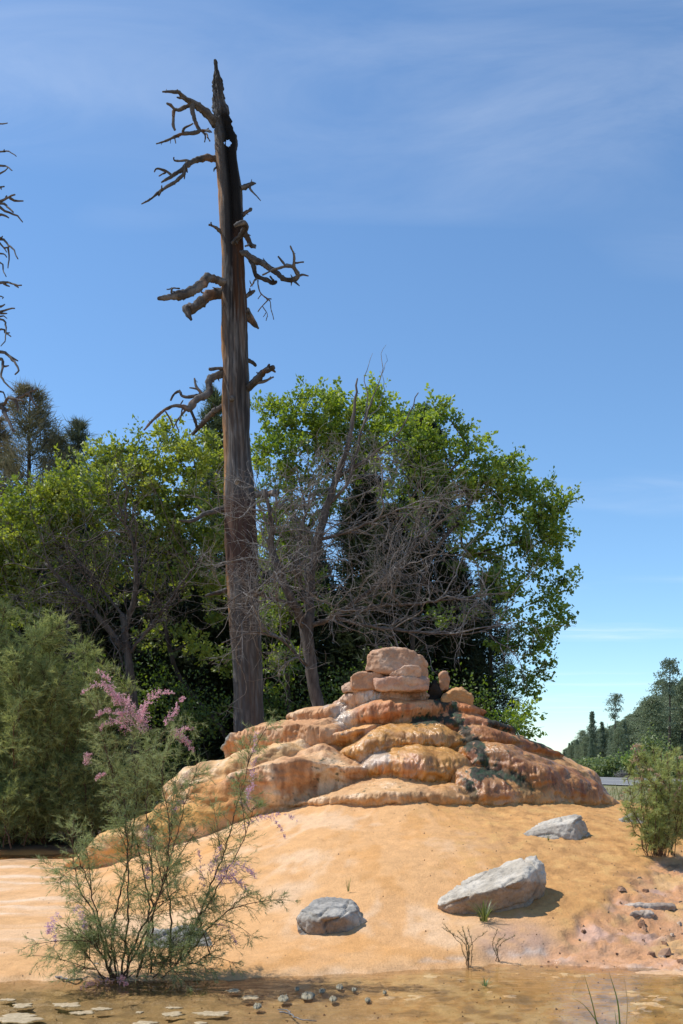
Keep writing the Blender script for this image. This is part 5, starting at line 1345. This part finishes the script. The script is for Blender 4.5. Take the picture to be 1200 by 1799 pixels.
rgf = np.random.default_rng(21)
fb = G(205, 1718); YF = fb[1]
flow = thing('tamarisk_shrub', 'flowering tamarisk with pink plumes growing at the pool edge', 'shrub')
ST, SF, SB_ = Soup(), Soup(), Soup()
stems = [[(205, 1722, 0), (198, 1640, .05), (215, 1560, .1), (235, 1460, .15), (238, 1380, .2), (232, 1310, .25), (240, 1262, .3)],
         [(200, 1722, 0), (182, 1640, -.05), (160, 1570, -.1), (135, 1500, -.15), (118, 1455, -.2)],
         [(212, 1722, 0), (222, 1650, 0), (225, 1560, 0), (222, 1470, .05), (205, 1400, .1), (190, 1340, .1)],
         [(215, 1722, 0), (240, 1650, -.05), (280, 1570, -.1), (310, 1470, -.15), (330, 1400, -.2), (345, 1350, -.2)],
         [(215, 1720, 0), (255, 1640, -.1), (290, 1540, -.2), (298, 1450, -.2), (285, 1370, -.2), (300, 1300, -.2)],
         [(318, 1690, .15), (345, 1620, .15), (370, 1560, .1), (395, 1490, .1), (415, 1420, .1), (432, 1360, .1), (443, 1290, .1)],
         [(310, 1695, .1), (335, 1640, .1), (365, 1590, 0), (400, 1530, -.05), (430, 1470, -.1), (445, 1420, -.1)],
         [(300, 1700, .1), (300, 1600, .1), (292, 1520, .1), (305, 1440, .1), (320, 1380, .1)],
         [(265, 1712, .05), (268, 1600, .05), (262, 1480, .1), (258, 1400, .1), (270, 1330, .15), (290, 1280, .15)],
         [(205, 1722, 0), (180, 1680, -.1), (155, 1650, -.2), (130, 1638, -.25), (112, 1622, -.3)],
         [(195, 1722, 0), (170, 1620, 0), (140, 1560, .05), (128, 1500, .05), (130, 1440, .1)],
         [(240, 1718, 0), (262, 1620, .1), (250, 1520, .15), (225, 1430, .2), (200, 1360, .25), (180, 1300, .3), (172, 1230, .3)],
         [(320, 1690, .1), (360, 1640, 0), (400, 1600, -.1), (425, 1578, -.2), (440, 1572, -.2)],
         [(220, 1720, -.05), (250, 1700, -.15), (290, 1690, -.2), (330, 1700, -.25)],
         [(200, 1722, -.05), (165, 1705, -.15), (140, 1700, -.2), (122, 1692, -.2)],
         [(300, 1700, .05), (350, 1690, -.05), (385, 1650, -.1), (410, 1640, -.1)]] + [[(210 + 14 * k, 1720, 0), (205 + 22 * k, 1690, -.05), (190 + 30 * k, 1655 - 6 * (k % 3), -.1)] for k in range(-2, 6)]
for k, st in enumerate(stems):
    a = resample([P(u, v, YF + d) for u, v, d in st], 0.05, 0.006)
    L = 0.05 * len(a)
    tube(ST, a, np.linspace(0.0095 if k < 13 else 0.005, 0.002, len(a)), 5)
    feather(SF, ST, a, rgf, int(27 * L), 0.32, 13, 0.05, 0.0016, FG1, FG2, start=0.12 if k > 8 else 0.25, droop=0.12, stem_r=0.0022, sub=3)
    for _ in range(3):      # second-order stems
        i = rgf.integers(len(a) // 4, len(a) - 2); tg = a[i + 1] - a[i]; tg /= np.linalg.norm(tg)
        d = tg + rgf.normal(size=3) * 0.45; d /= np.linalg.norm(d); Ls = rgf.uniform(0.25, 0.6)
        s = np.linspace(0, 1, 9)[:, None]
        b = a[i] + d * Ls * s + np.array([0, 0, -0.08]) * s ** 2
        tube(ST, b, np.linspace(0.004, 0.0015, 9), 4)
        feather(SF, ST, b, rgf, int(24 * Ls) + 3, 0.2, 12, 0.045, 0.0016, FG1, FG2, start=0.1, droop=0.2, stem_r=0.0016, sub=2)
obj('stems', ST.mesh('stems'), M_STEM, flow)
tag(obj('foliage', SF.mesh('foliage', False), M_FEATHER, flow), None, None, None, 'stuff')
PK1, PK2, PU1, PU2 = (0.58, 0.31, 0.37), (0.80, 0.58, 0.61), (0.56, 0.36, 0.46), (0.76, 0.57, 0.66)
rac = [([(225, 1262, .25), (205, 1225, .25), (190, 1195, .25), (172, 1178, .25)], 60, .04, 0), ([(215, 1235, .25), (190, 1205, .25), (168, 1204, .25), (147, 1216, .25)], 60, .038, 0), ([(235, 1262, .25), (225, 1235, .25), (200, 1222, .25)], 70, .05, 0),
       ([(245, 1270, .28), (258, 1235, .28), (278, 1220, .28), (301, 1217, .28)], 75, .045, 0), ([(240, 1275, .25), (210, 1255, .25), (190, 1250, .25), (168, 1258, .25)], 55, .036, 0), ([(232, 1285, .25), (205, 1268, .25), (188, 1270, .25), (177, 1284, .25)], 55, .036, 0),
       ([(290, 1275, .2), (302, 1255, .2), (312, 1238, .2), (322, 1227, .2)], 45, .03, 0), ([(250, 1290, .25), (245, 1260, .25), (255, 1240, .25)], 70, .05, 0), ([(300, 1290, .15), (318, 1282, .15), (340, 1280, .15)], 35, .026, 0), ([(305, 1288, .15), (325, 1300, .15), (340, 1322, .15)], 45, .03, 0), ([(300, 1280, .15), (315, 1292, .15), (332, 1305, .15)], 35, .03, 0),
       ([(440, 1400, .1), (446, 1350, .1), (447, 1310, .1), (452, 1285, .1)], 40, .03, 1), ([(425, 1420, .1), (435, 1395, .1), (445, 1380, .1)], 45, .035, 1), ([(425, 1450, .05), (450, 1435, .05), (480, 1440, .05), (500, 1470, .05)], 35, .022, 1), ([(440, 1440, 0), (490, 1430, 0), (520, 1440, 0), (538, 1465, 0)], 22, .018, 1),
       ([(375, 1540, -.05), (400, 1525, -.05), (425, 1522, -.05), (447, 1540, -.05)], 75, .05, 1), ([(380, 1545, -.05), (405, 1540, -.05), (432, 1560, -.05)], 60, .04, 1), ([(370, 1535, 0), (380, 1505, 0), (388, 1485, 0)], 35, .03, 1),
       ([(100, 1600, -.3), (94, 1625, -.3), (98, 1660, -.3)], 35, .03, 1), ([(95, 1610, -.28), (86, 1625, -.28), (84, 1640, -.28)], 22, .025, 1), ([(135, 1590, -.1), (145, 1615, -.1), (150, 1635, -.1)], 28, .03, 1),
       ([(262, 1490, .1), (258, 1465, .1), (262, 1450, .1)], 32, .035, 1), ([(300, 1430, .1), (315, 1412, .1), (322, 1410, .1)], 32, .03, 1), ([(260, 1550, .05), (258, 1530, .05), (262, 1515, .05)], 22, .025, 1),
       ([(150, 1345, .1), (152, 1330, .1), (158, 1325, .1)], 25, .03, 2), ([(168, 1372, .2), (178, 1362, .2), (188, 1357, .2)], 18, .02, 0), ([(200, 1722, -.1), (160, 1726, -.2), (140, 1738, -.25)], 28, .03, 2), ([(205, 1718, -.1), (215, 1722, -.2), (222, 1730, -.25)], 28, .03, 2),
       ([(380, 1620, -.05), (405, 1640, -.05), (415, 1660, -.05)], 18, .02, 1), ([(360, 1560, .05), (352, 1520, .05), (350, 1490, .05)], 25, .025, 1)]
for pts, n, w, kd in rac:
    blossom(SB_, [P(u, v, YF + d - 0.06) for u, v, d in pts], rgf, int(n * 1.05), w * 1.3, 0.0088, *((PK1, PK2), (PU1, PU2), ((0.5, 0.28, 0.32), (0.72, 0.5, 0.5)))[kd])
tag(obj('blossom', SB_.mesh('blossom', False), M_PINK, flow), 'pink blossom plumes', None, None, 'stuff')
set_base(flow, fb)

def tamarisk(label, base, H, width, n, seed, c1, c2, lat=26, nst=14, s_len=0.08, s_wid=0.003, lean=(0, 0), L0=0.45, inner=0.0, blooms=0, start=0.15, thick=0.016, bloom_c=((0.45, 0.3, 0.26), (0.66, 0.5, 0.42))):
    rg = np.random.default_rng(seed)
    t = thing('tamarisk_shrub', label, 'shrub')
    ST, SF, SBl = Soup(), Soup(), Soup()
    for k in range(n):
        az = rg.uniform(0, 2 * np.pi); rad = width * rg.uniform(0.1, 1) ** 0.6; h = H * rg.uniform(0.55, 1.0) * (1 - 0.35 * (rad / width) ** 2)
        b = np.array(base) + np.array([np.cos(az), np.sin(az), 0]) * width * inner * rg.uniform(0, 1)
        tipp = np.array(base) + np.array([np.cos(az) * rad + lean[0] * h, np.sin(az) * rad * 0.7 + lean[1] * h, h])
        mid = (b + tipp) / 2 + np.array([0, 0, 0.15 * H]) + rg.normal(size=3) * 0.06 * H
        a = resample([b, mid, tipp], 0.09, 0.012)
        tube(ST, a, np.linspace(thick, 0.003, len(a)), 5)
        feather(SF, ST, a, rg, int(lat * len(a) * 0.09), L0, nst, s_len, s_wid, c1, c2, start=start, droop=0.22, stem_r=0.004, sub=2)
        if k < blooms:
            q = a[-1]; e = q + np.array([rg.normal() * 0.12, rg.normal() * 0.1, 0.08])
            blossom(SBl, [a[-3], q, (q + e) / 2 + np.array([0, 0, 0.05]), e], rg, 30, 0.03, 0.013, *bloom_c)
    obj('stems', ST.mesh('stems'), M_STEM, t)
    tag(obj('foliage', SF.mesh('foliage', False), M_FEATHER, t), None, None, None, 'stuff')
    if SBl.v: tag(obj('blossom', SBl.mesh('blossom', False), M_PINK, t), None, None, None, 'stuff')
    set_base(t, base)
    return t
def on_ground(u, Y):
    x = (u - UC) / F * Y
    return np.array([x, Y, float(gh(np.array([x]), np.array([Y]), False)[0])])
lb = on_ground(25, 16.4)
TG1, TG2 = (0.185, 0.235, 0.085), (0.39, 0.44, 0.18)
tamarisk('large feathery green tamarisk filling the left edge', lb, 4.25, 1.9, 66, 31, TG1, TG2, lat=30, nst=14, s_len=0.115, s_wid=0.0042, inner=0.5, L0=0.6, start=0.02, lean=(-0.03, 0))
tamarisk('low feathery skirt of tamarisk shoots under the large one at the left edge', on_ground(20, 16.0), 1.3, 1.7, 30, 41, TG1, TG2, lat=34, nst=16, s_len=0.1, s_wid=0.004, inner=0.8, L0=0.5, start=0.02)
lb2 = on_ground(175, 16.0)
tamarisk('lower spreading tamarisk between the large one and the mound toe', lb2, 1.95, 1.05, 28, 33, TG1, TG2, lat=28, nst=15, s_len=0.1, s_wid=0.0036, inner=0.5, L0=0.42, start=0.08, blooms=3)
rb = G(1158, 1503)
RG1, RG2 = (0.27, 0.32, 0.11), (0.48, 0.54, 0.22)
tamarisk('thin upright tamarisk growing at the right edge of the slope', rb, 1.35, 0.42, 42, 35, RG1, RG2, lat=24, nst=13, s_len=0.065, s_wid=0.0018, inner=0.45, L0=0.10, blooms=10, bloom_c=((0.42, 0.33, 0.22), (0.62, 0.5, 0.36)), thick=0.0045, start=0.06)
rb2 = G(1205, 1470)
tamarisk('thin tamarisk cut by the right edge, behind the upright one', rb2, 1.1, 0.4, 24, 37, RG1, RG2, lat=24, nst=13, s_len=0.065, s_wid=0.0018, inner=0.45, L0=0.10, thick=0.0045, start=0.06)

# ------------------------------------------------------------------ small plants
def blades(name, label, cat, u, v, n, hpx, spread, c1, c2, w=0.004, dy=0.0, lean=0.0, group=None, arch=0.3):
    b = G(u, v) if v < 1715 else np.array([(u - UC) / F * (CZ * F / (v - VH)), CZ * F / (v - VH), 0.0])
    b = b + np.array([0, dy, 0])
    S = Soup(); h = hpx / F * b[1]
    for k in range(n):
        az = RNG.uniform(0, 2 * np.pi); L = h * RNG.uniform(0.5, 1.05)
        o = np.array([np.cos(az), np.sin(az), 0]) * spread * RNG.uniform(0, 1)
        s = np.linspace(0, 1, 6)[:, None]
        p = b + o * 0.35 + np.array([0, 0, L]) * s * (1 - 0.12 * s) + (o * 1.3 + np.array([lean * L, 0, 0])) * s ** 1.6 + np.array([0, 0, -arch * np.linalg.norm(o)]) * s ** 3
        side = np.array([-np.sin(az), np.cos(az), 0])
        ww = (w * (1 - s ** 1.5) + 0.0006)
        v_ = np.concatenate([p - side * ww, p + side * ww]); i = np.arange(5)
        kk_ = RNG.uniform()
        S.add(v_, np.stack([i, i + 1, i + 7, i + 6], -1), None, np.array(c1) * (1 - kk_) + np.array(c2) * kk_)
    o = obj(name, S.mesh(name, True), M_GRASS)
    vs = np.array([q.co for q in o.data.vertices]) - b; o.data.vertices.foreach_set('co', vs.astype(np.float32).ravel()); o.location = b
    return tag(o, label, cat, group)
GR1, GR2 = (0.08, 0.13, 0.03), (0.22, 0.26, 0.07)
blades('grass_tuft', 'green grass tuft in front of the wedge shaped boulder', 'grass', 850, 1617, 70, 50, 0.12, GR1, GR2, 0.0032, -0.05)
blades('grass_tuft', 'small green sprout in the shallow water', 'grass', 852, 1732, 24, 18, 0.07, (0.10, 0.17, 0.08), (0.2, 0.3, 0.13), 0.003)
blades('grass_tuft', 'thin sprig on the slope above the cracked boulder', 'grass', 612, 1566, 8, 36, 0.03, GR1, GR2, 0.002)
blades('grass_tuft', 'tiny sprig beside the pale pointed boulder', 'grass', 962, 1476, 8, 16, 0.04, GR1, GR2, 0.0025, -0.05)
# slim sprigs at the waterline
def sprig(u, v, hpx, n, label):
    b = G(u, v); t = thing('waterline_sprig', label, 'plant', 'slim sprigs at the waterline'); S, ST = Soup(), Soup(); h = hpx / F * b[1]
    rg = np.random.default_rng(int(u))
    for k in range(n):
        a = resample([b + np.array([rg.normal() * .02, rg.normal() * .02, 0]), b + np.array([rg.normal() * .05, rg.normal() * .03, h * .5]), b + np.array([rg.normal() * .1, rg.normal() * .06, h * rg.uniform(.7, 1)])], 0.03, 0.003)
        tube(ST, a, np.linspace(0.003, 0.0012, len(a)), 4)
        m = 70; f = rg.uniform(0.15, 1, m); p = np.stack([np.interp(f, np.linspace(0, 1, len(a)), a[:, q]) for q in range(3)], -1)
        d = rg.normal(size=(m, 3)) * 0.6 + np.array([0, 0, 0.8]); d /= np.linalg.norm(d, axis=1)[:, None]
        kk_ = rg.uniform(0, 1, (m, 1)); strands(S, p, d, rg.uniform(0.015, 0.04, m), 0.0018, np.array((0.11, 0.13, 0.05)) * (1 - kk_) + np.array((0.24, 0.23, 0.11)) * kk_)
    obj('stems', ST.mesh('stems'), M_STEM, t); tag(obj('foliage', S.mesh('foliage', False), M_FEATHER, t), None, None, None, 'stuff'); set_base(t, b)
sprig(822, 1700, 80, 7, 'slim sprig of thin stalks standing at the waterline')
sprig(874, 1690, 60, 3, 'fainter sprig on the mauve patch at the right of the taller one')
# tall reeds at the lower right
reed = thing('reed_clump', 'few tall green reed blades at the bottom right', 'reed')
YR = 6.15
for pts, w, c in [([(1090, 1815), (1085, 1760), (1070, 1708)], 0.006, (0.10, 0.16, 0.04)), ([(1052, 1815), (1040, 1760), (1026, 1712)], 0.005, (0.16, 0.18, 0.05)), ([(1062, 1815), (1030, 1770), (1005, 1752)], 0.004, (0.12, 0.18, 0.05)),
                  ([(1100, 1815), (1102, 1760), (1096, 1715)], 0.0025, (0.38, 0.30, 0.15)), ([(1085, 1812), (1082, 1790), (1080, 1775)], 0.003, (0.12, 0.18, 0.05)), ([(1005, 1748), (1012, 1730), (1021, 1714)], 0.002, (0.45, 0.36, 0.2))]:
    a = resample([P(u, v, YR) for u, v in pts], 0.02)
    s = np.linspace(0, 1, len(a))[:, None]; ww = w * (1 - s ** 2) + 0.0008
    side = np.array([0.9, 0.4, 0])
    v_ = np.concatenate([a - side * ww, a + np.array([0, 0.5, 0]) * ww * 0.8, a + side * ww]); n = len(a); i = np.arange(n - 1)
    obj('blade', mesh_np('blade', v_, np.concatenate([np.stack([i, i + 1, i + n + 1, i + n], -1), np.stack([i + n, i + n + 1, i + 2 * n + 1, i + 2 * n], -1)]), None, True, np.tile(np.array(c, float), (3 * n, 1))), M_GRASS, reed)
set_base(reed, (float(P(1085, 1815, YR)[0]), YR, 0.0))
# driftwood twig and dark sticks
def stick(label, pts, r, Y=None):
    S = Soup()
    for pl in pts:
        a = []
        for u, v in pl:
            y = CZ * F / (v - VH); a.append(P(u, v, y) + np.array([0, 0, 0.012]))
        a = resample(a, 0.03, 0.004); tube(S, a, np.linspace(r, r * 0.5, len(a)), 5, None, True, 0.08)
    o = obj('driftwood_stick', S.mesh('stick'), M_DEAD); return tag(o, label, 'stick')
stick('bare forked twig lying in the shallow water at bottom centre', [[(492, 1781), (510, 1786), (530, 1794), (556, 1797)], [(510, 1786), (506, 1779), (488, 1777)]], 0.007)
stick('dark stick lying at the foot of the flowering tamarisk', [[(98, 1719), (130, 1724), (165, 1718), (185, 1721)]], 0.011)

# ------------------------------------------------------------------ roadside and wooded hill
rail = thing('guardrail', 'low dark guardrail along the near side of the road', 'guardrail')
dv = (np.array(RB) - np.array(RA)); dv /= np.linalg.norm(dv); nv = np.array([dv[1], -dv[0]])
rl0 = np.array([8.0, 26.0]); rdir = np.array([1.0, -0.22]); rdir /= np.linalg.norm(rdir)
def prism(prof, a, b):
    prof = np.array(prof, float); a = np.array(a, float); b = np.array(b, float); d = (b - a) / np.linalg.norm(b - a); s = np.array([-d[1], d[0], 0])
    n = len(prof); v = np.concatenate([c + prof[:, :1] * s + prof[:, 1:] * np.array([0, 0, 1]) for c in (a, b)])
    i = np.arange(n); return v, np.stack([i, (i + 1) % n, (i + 1) % n + n, i + n], -1)
z0r = 0.40
v_, q_ = prism([(0, 0.28), (0.05, 0.34), (0, 0.40), (0.05, 0.46), (0, 0.54), (-0.02, 0.54), (0.03, 0.46), (-0.02, 0.40), (0.03, 0.34), (-0.02, 0.28)], [*rl0, z0r], [*(rl0 + rdir * 14), z0r])
obj('beam', mesh_np('beam', v_, q_, None, False), M_STEEL, rail)
for k in range(8):
    p = rl0 + rdir * (0.4 + 1.9 * k)
    v_, q_ = prism([(-0.07, -0.3), (0.07, -0.3), (0.07, 0.52), (-0.07, 0.52)], [p[0] - 0.06, p[1] + 0.10, z0r], [p[0] + 0.06, p[1] + 0.10, z0r])
    obj('post', mesh_np('post', v_, q_, [[0, 1, 2], [0, 2, 3], [4, 6, 5], [4, 7, 6]], False), M_STEEL, rail)
set_base(rail, (*rl0, z0r))

def roadside(label, u, Y, ru, rv, c1, c2, dead=False):
    zb = float(gh(np.array([(u - UC) / F * Y]), np.array([Y]), False)[0]); b = np.array([(u - UC) / F * Y, Y, zb])
    t = thing('roadside_shrub', label, 'shrub', 'shrubs across the road')
    rg = np.random.default_rng(int(u) + int(Y)); S, ST = Soup(), Soup(); m = F / Y; R, H = ru / m, rv / m
    n = 26
    for k in range(n):
        d = rg.normal(size=3); d[2] = abs(d[2]) + 0.4; d /= np.linalg.norm(d); e = b + d * np.array([R, R, H]) * rg.uniform(.6, 1.1)
        a = resample([b, (b + e) / 2 + rg.normal(size=3) * .1 * R, e], 0.25, 0.02); tube(ST, a, np.linspace(0.03, 0.01, len(a)), 3)
        if not dead:
            q = 90; c = a[-1] * 0.7 + a[len(a) // 2] * 0.3 + rg.normal(size=(q, 3)) * np.array([R, R, H]) * 0.22
            kk_ = rg.uniform(0, 1, (q, 1)); leaves(S, c, rand_dirs(q), rg.uniform(.16, .32, q), np.array(c1) * (1 - kk_) + np.array(c2) * kk_)
        else:
            for _ in range(5):
                j = rg.integers(1, len(a)); e2 = a[j] + rg.normal(size=3) * np.array([R, R, H]) * 0.35; tube(ST, np.array([a[j], (a[j] + e2) / 2 + rg.normal(size=3) * .04, e2]), [0.014, 0.01, 0.006], 3)
    obj('stems', ST.mesh('stems'), M_DEAD, t)
    if S.v: tag(obj('crown', S.mesh('crown', False), M_LEAF, t), None, None, None, 'stuff')
    set_base(t, b)
LG1, LG2 = (0.13, 0.18, 0.06), (0.24, 0.29, 0.11)
roadside('pale green shrub across the road nearest the mound', 1068, 72, 26, 30, LG1, LG2)
roadside('bright green shrub across the road in the middle', 1112, 78, 24, 38, (0.13, 0.21, 0.04), (0.25, 0.34, 0.08))
roadside('pale green shrub across the road by the right edge', 1178, 70, 34, 36, LG1, LG2)
roadside('grey leafless shrub across the road', 1128, 66, 16, 30, LG1, LG2, True)
roadside('low grey leafless shrub across the road beside the mound', 1096, 68, 18, 16, LG1, LG2, True)
roadside('tall pale green shrub behind the upright tamarisk', 1150, 84, 30, 62, LG1, LG2)
roadside('low green shrub at the foot of the wooded hill', 1040, 90, 30, 26, LG1, LG2)

gsS = Soup(); ng = 9000
gxx = RNG.uniform(4.5, 26, ng); gyy = RNG.uniform(13.5, 42, ng); kp = (gxx > 5.0 + 0.0 * gyy) & (np.abs(gxx - (40.2 - (gyy + 10) * 33.8 / 95)) > 6.8) & (gxx < 0.42 * gyy + 2); gxx, gyy = gxx[kp], gyy[kp]
kg = RNG.uniform(0, 1, (len(gxx), 1)); dg = RNG.normal(size=(len(gxx), 3)) * 0.35 + np.array([0, 0, 1]); dg /= np.linalg.norm(dg, axis=1)[:, None]
strands(gsS, np.stack([gxx, gyy, gh(gxx, gyy, False) - 0.02], -1), dg, RNG.uniform(0.12, 0.42, len(gxx)), 0.012, np.array((0.15, 0.18, 0.06)) * (1 - kg) + np.array((0.36, 0.30, 0.15)) * kg)
tag(obj('verge_grass', gsS.mesh('verge_grass', False), M_GRASS), 'rough dry grass on the verge beyond the mound', 'grass', None, 'stuff')

# forest trees: a few kinds built once, then copied
def forest_kind(seed, kind):
    rg = np.random.default_rng(seed); S, ST = Soup(), Soup()
    H = 10.0
    tube(ST, np.array([[0, 0, -0.5], [0.05, 0, 4], [0.1, 0.05, 7], [0.05, 0, 9.9]]), [0.2, 0.15, 0.09, 0.03], 5)
    if kind == 'spire':   lay = [(f, ((1 - f) ** 0.95 * 2.3) * (0.75 + 0.35 * math.sin(f * 55)) + 0.10) for f in np.linspace(0.06, 0.995, 70)]
    elif kind == 'round': lay = [(f, 2.5 * math.sqrt(max(0.03, 1 - ((f - 0.5) / 0.5) ** 2))) for f in np.linspace(0.08, 0.98, 60)]
    else:                 lay = [(f, 1.35 * math.sqrt(max(0.05, 1 - ((f - 0.84) / 0.18) ** 2))) for f in (0.68, 0.70, 0.72, 0.78, 0.79, 0.80, 0.85, 0.86, 0.9, 0.91, 0.92, 0.95, 0.97, 0.98, 0.99)] + [(0.5, 1.1), (0.55, 1.2), (0.42, 0.6)]
    base, dirs = [], []
    for f, R in lay:
        for _ in range(4 if kind != 'tall' else 3):
            az = rg.uniform(0, 6.283); L = R * rg.uniform(0.5, 1.15)
            e = np.array([np.cos(az) * L, np.sin(az) * L, f * H + 0.15 * L * (1 if kind != 'spire' else -1)])
            if rg.uniform() < 0.35: tube(ST, np.array([[0.05, 0, f * H], e]), [0.04, 0.015], 3, None, False)
            q = 34; c = e + rg.normal(size=(q, 3)) * np.array([0.28, 0.28, 0.14]) * (0.45 if kind == 'spire' and f > 0.75 else 1.0) - e * np.array([1, 1, 0]) * rg.uniform(0, 0.75, (q, 1))
            d = rg.normal(size=(q, 3)) + np.array([np.cos(az), np.sin(az), 0.3]) * 0.8; d /= np.linalg.norm(d, axis=1)[:, None]
            base.append(c); dirs.append(d)
    base, dirs = np.concatenate(base), np.concatenate(dirs); n = len(base)
    k = np.clip(rg.uniform(0, 1, (n, 1)), 0, 1)
    c1, c2 = {'spire': ((0.12, 0.165, 0.11), (0.26, 0.31, 0.21)), 'round': ((0.14, 0.18, 0.105), (0.30, 0.34, 0.20)), 'tall': ((0.10, 0.135, 0.09), (0.22, 0.26, 0.17)), 'brown': ((0.10, 0.08, 0.05), (0.2, 0.15, 0.1))}[kind]
    leaves(S, base, dirs, rg.uniform(0.16, 0.36, n), np.array(c1) * (1 - k) + np.array(c2) * k, 0.2)
    return ST.mesh('trunk'), S.mesh('crown', False)
KINDS = {k: [forest_kind(50 + 7 * i + j, k) for j in range(3 if k != 'tall' else 2)] for i, k in enumerate(('spire', 'round', 'tall'))}
for ms in KINDS.values():
    for a, b in ms: a.materials.append(M_BARK); b.materials.append(M_NEEDLE)
def forest_tree(kind, j, x, y, h, label, group, wide=1.0):
    t = thing('hill_pine', label, 'tree', group)
    a, b = KINDS[kind][j % len(KINDS[kind])]
    o1 = obj('trunk', a, None, t); o2 = obj('crown', b, None, t); o2['kind'] = 'stuff'
    s = h / 10
    t.location = (x, y, float(gh(np.array([x]), np.array([y]), False)[0])); t.scale = (s * wide, s * wide, s); t.rotation_euler = (0, 0, RNG.uniform(0, 6.28))
    return t
def at_px(u, vtop, Y):
    x = (u - UC) / F * Y; z = float(gh(np.array([x]), np.array([Y]), False)[0]); return x, Y, CZ + (VH - vtop) / F * Y - z
for kd, j, u, vt, Y, lab, wd in [('tall', 0, 1176, 1162, 118, 'tall thin pine with a tufted crown, tallest on the wooded hill', 0.75), ('tall', 1, 1081, 1222, 150, 'thin tufted pine standing above the ridge line', 0.8),
                                 ('spire', 0, 1040, 1251, 175, 'spire shaped pine nearest the mound on the hill', 0.9), ('spire', 1, 1058, 1269, 180, 'shorter spire pine just right of the first spire', 0.9), ('round', 0, 1023, 1284, 200, 'rounded tree at the low left end of the hill', 1.0),
                                 ('round', 1, 1163, 1196, 165, 'broad dark tree left of the tallest pine on the hill', 0.9), ('spire', 2, 1121, 1243, 230, 'small spire pine on the middle of the ridge line', 0.8)]:
    x, y, h = at_px(u, vt, Y); forest_tree(kd, j, x, y, h, lab, None, wd)
rgh = np.random.default_rng(77); placed = []
LABF = 'dark green conifer in the dense wood covering the far hill'
tries = 0
while len(placed) < 190 and tries < 20000:
    tries += 1
    Y = rgh.uniform(120, 330); u = rgh.uniform(990, 1275); x = (u - UC) / F * Y
    if x < 30 + 0.06 * (Y - 120) or any((x - a) ** 2 + (Y - b) ** 2 < 9 for a, b in placed): continue
    if Y < 150 and rgh.uniform() < 0.6: continue
    z = float(gh(np.array([x]), np.array([Y]), False)[0])
    ridge = np.interp(u, [990, 1010, 1050, 1100, 1150, 1200, 1280], [1312, 1302, 1285, 1262, 1225, 1192, 1150])
    hmax = CZ + (VH - ridge) / F * Y - z
    if hmax < 2.5: continue
    h = min(rgh.uniform(7, 11.5), hmax * rgh.uniform(0.8, 1.05))
    placed.append((x, Y))
    forest_tree('spire' if rgh.uniform() < 0.5 else 'round', int(rgh.integers(3)), x, Y, h, LABF, 'conifers covering the far hill', rgh.uniform(0.8, 1.15))
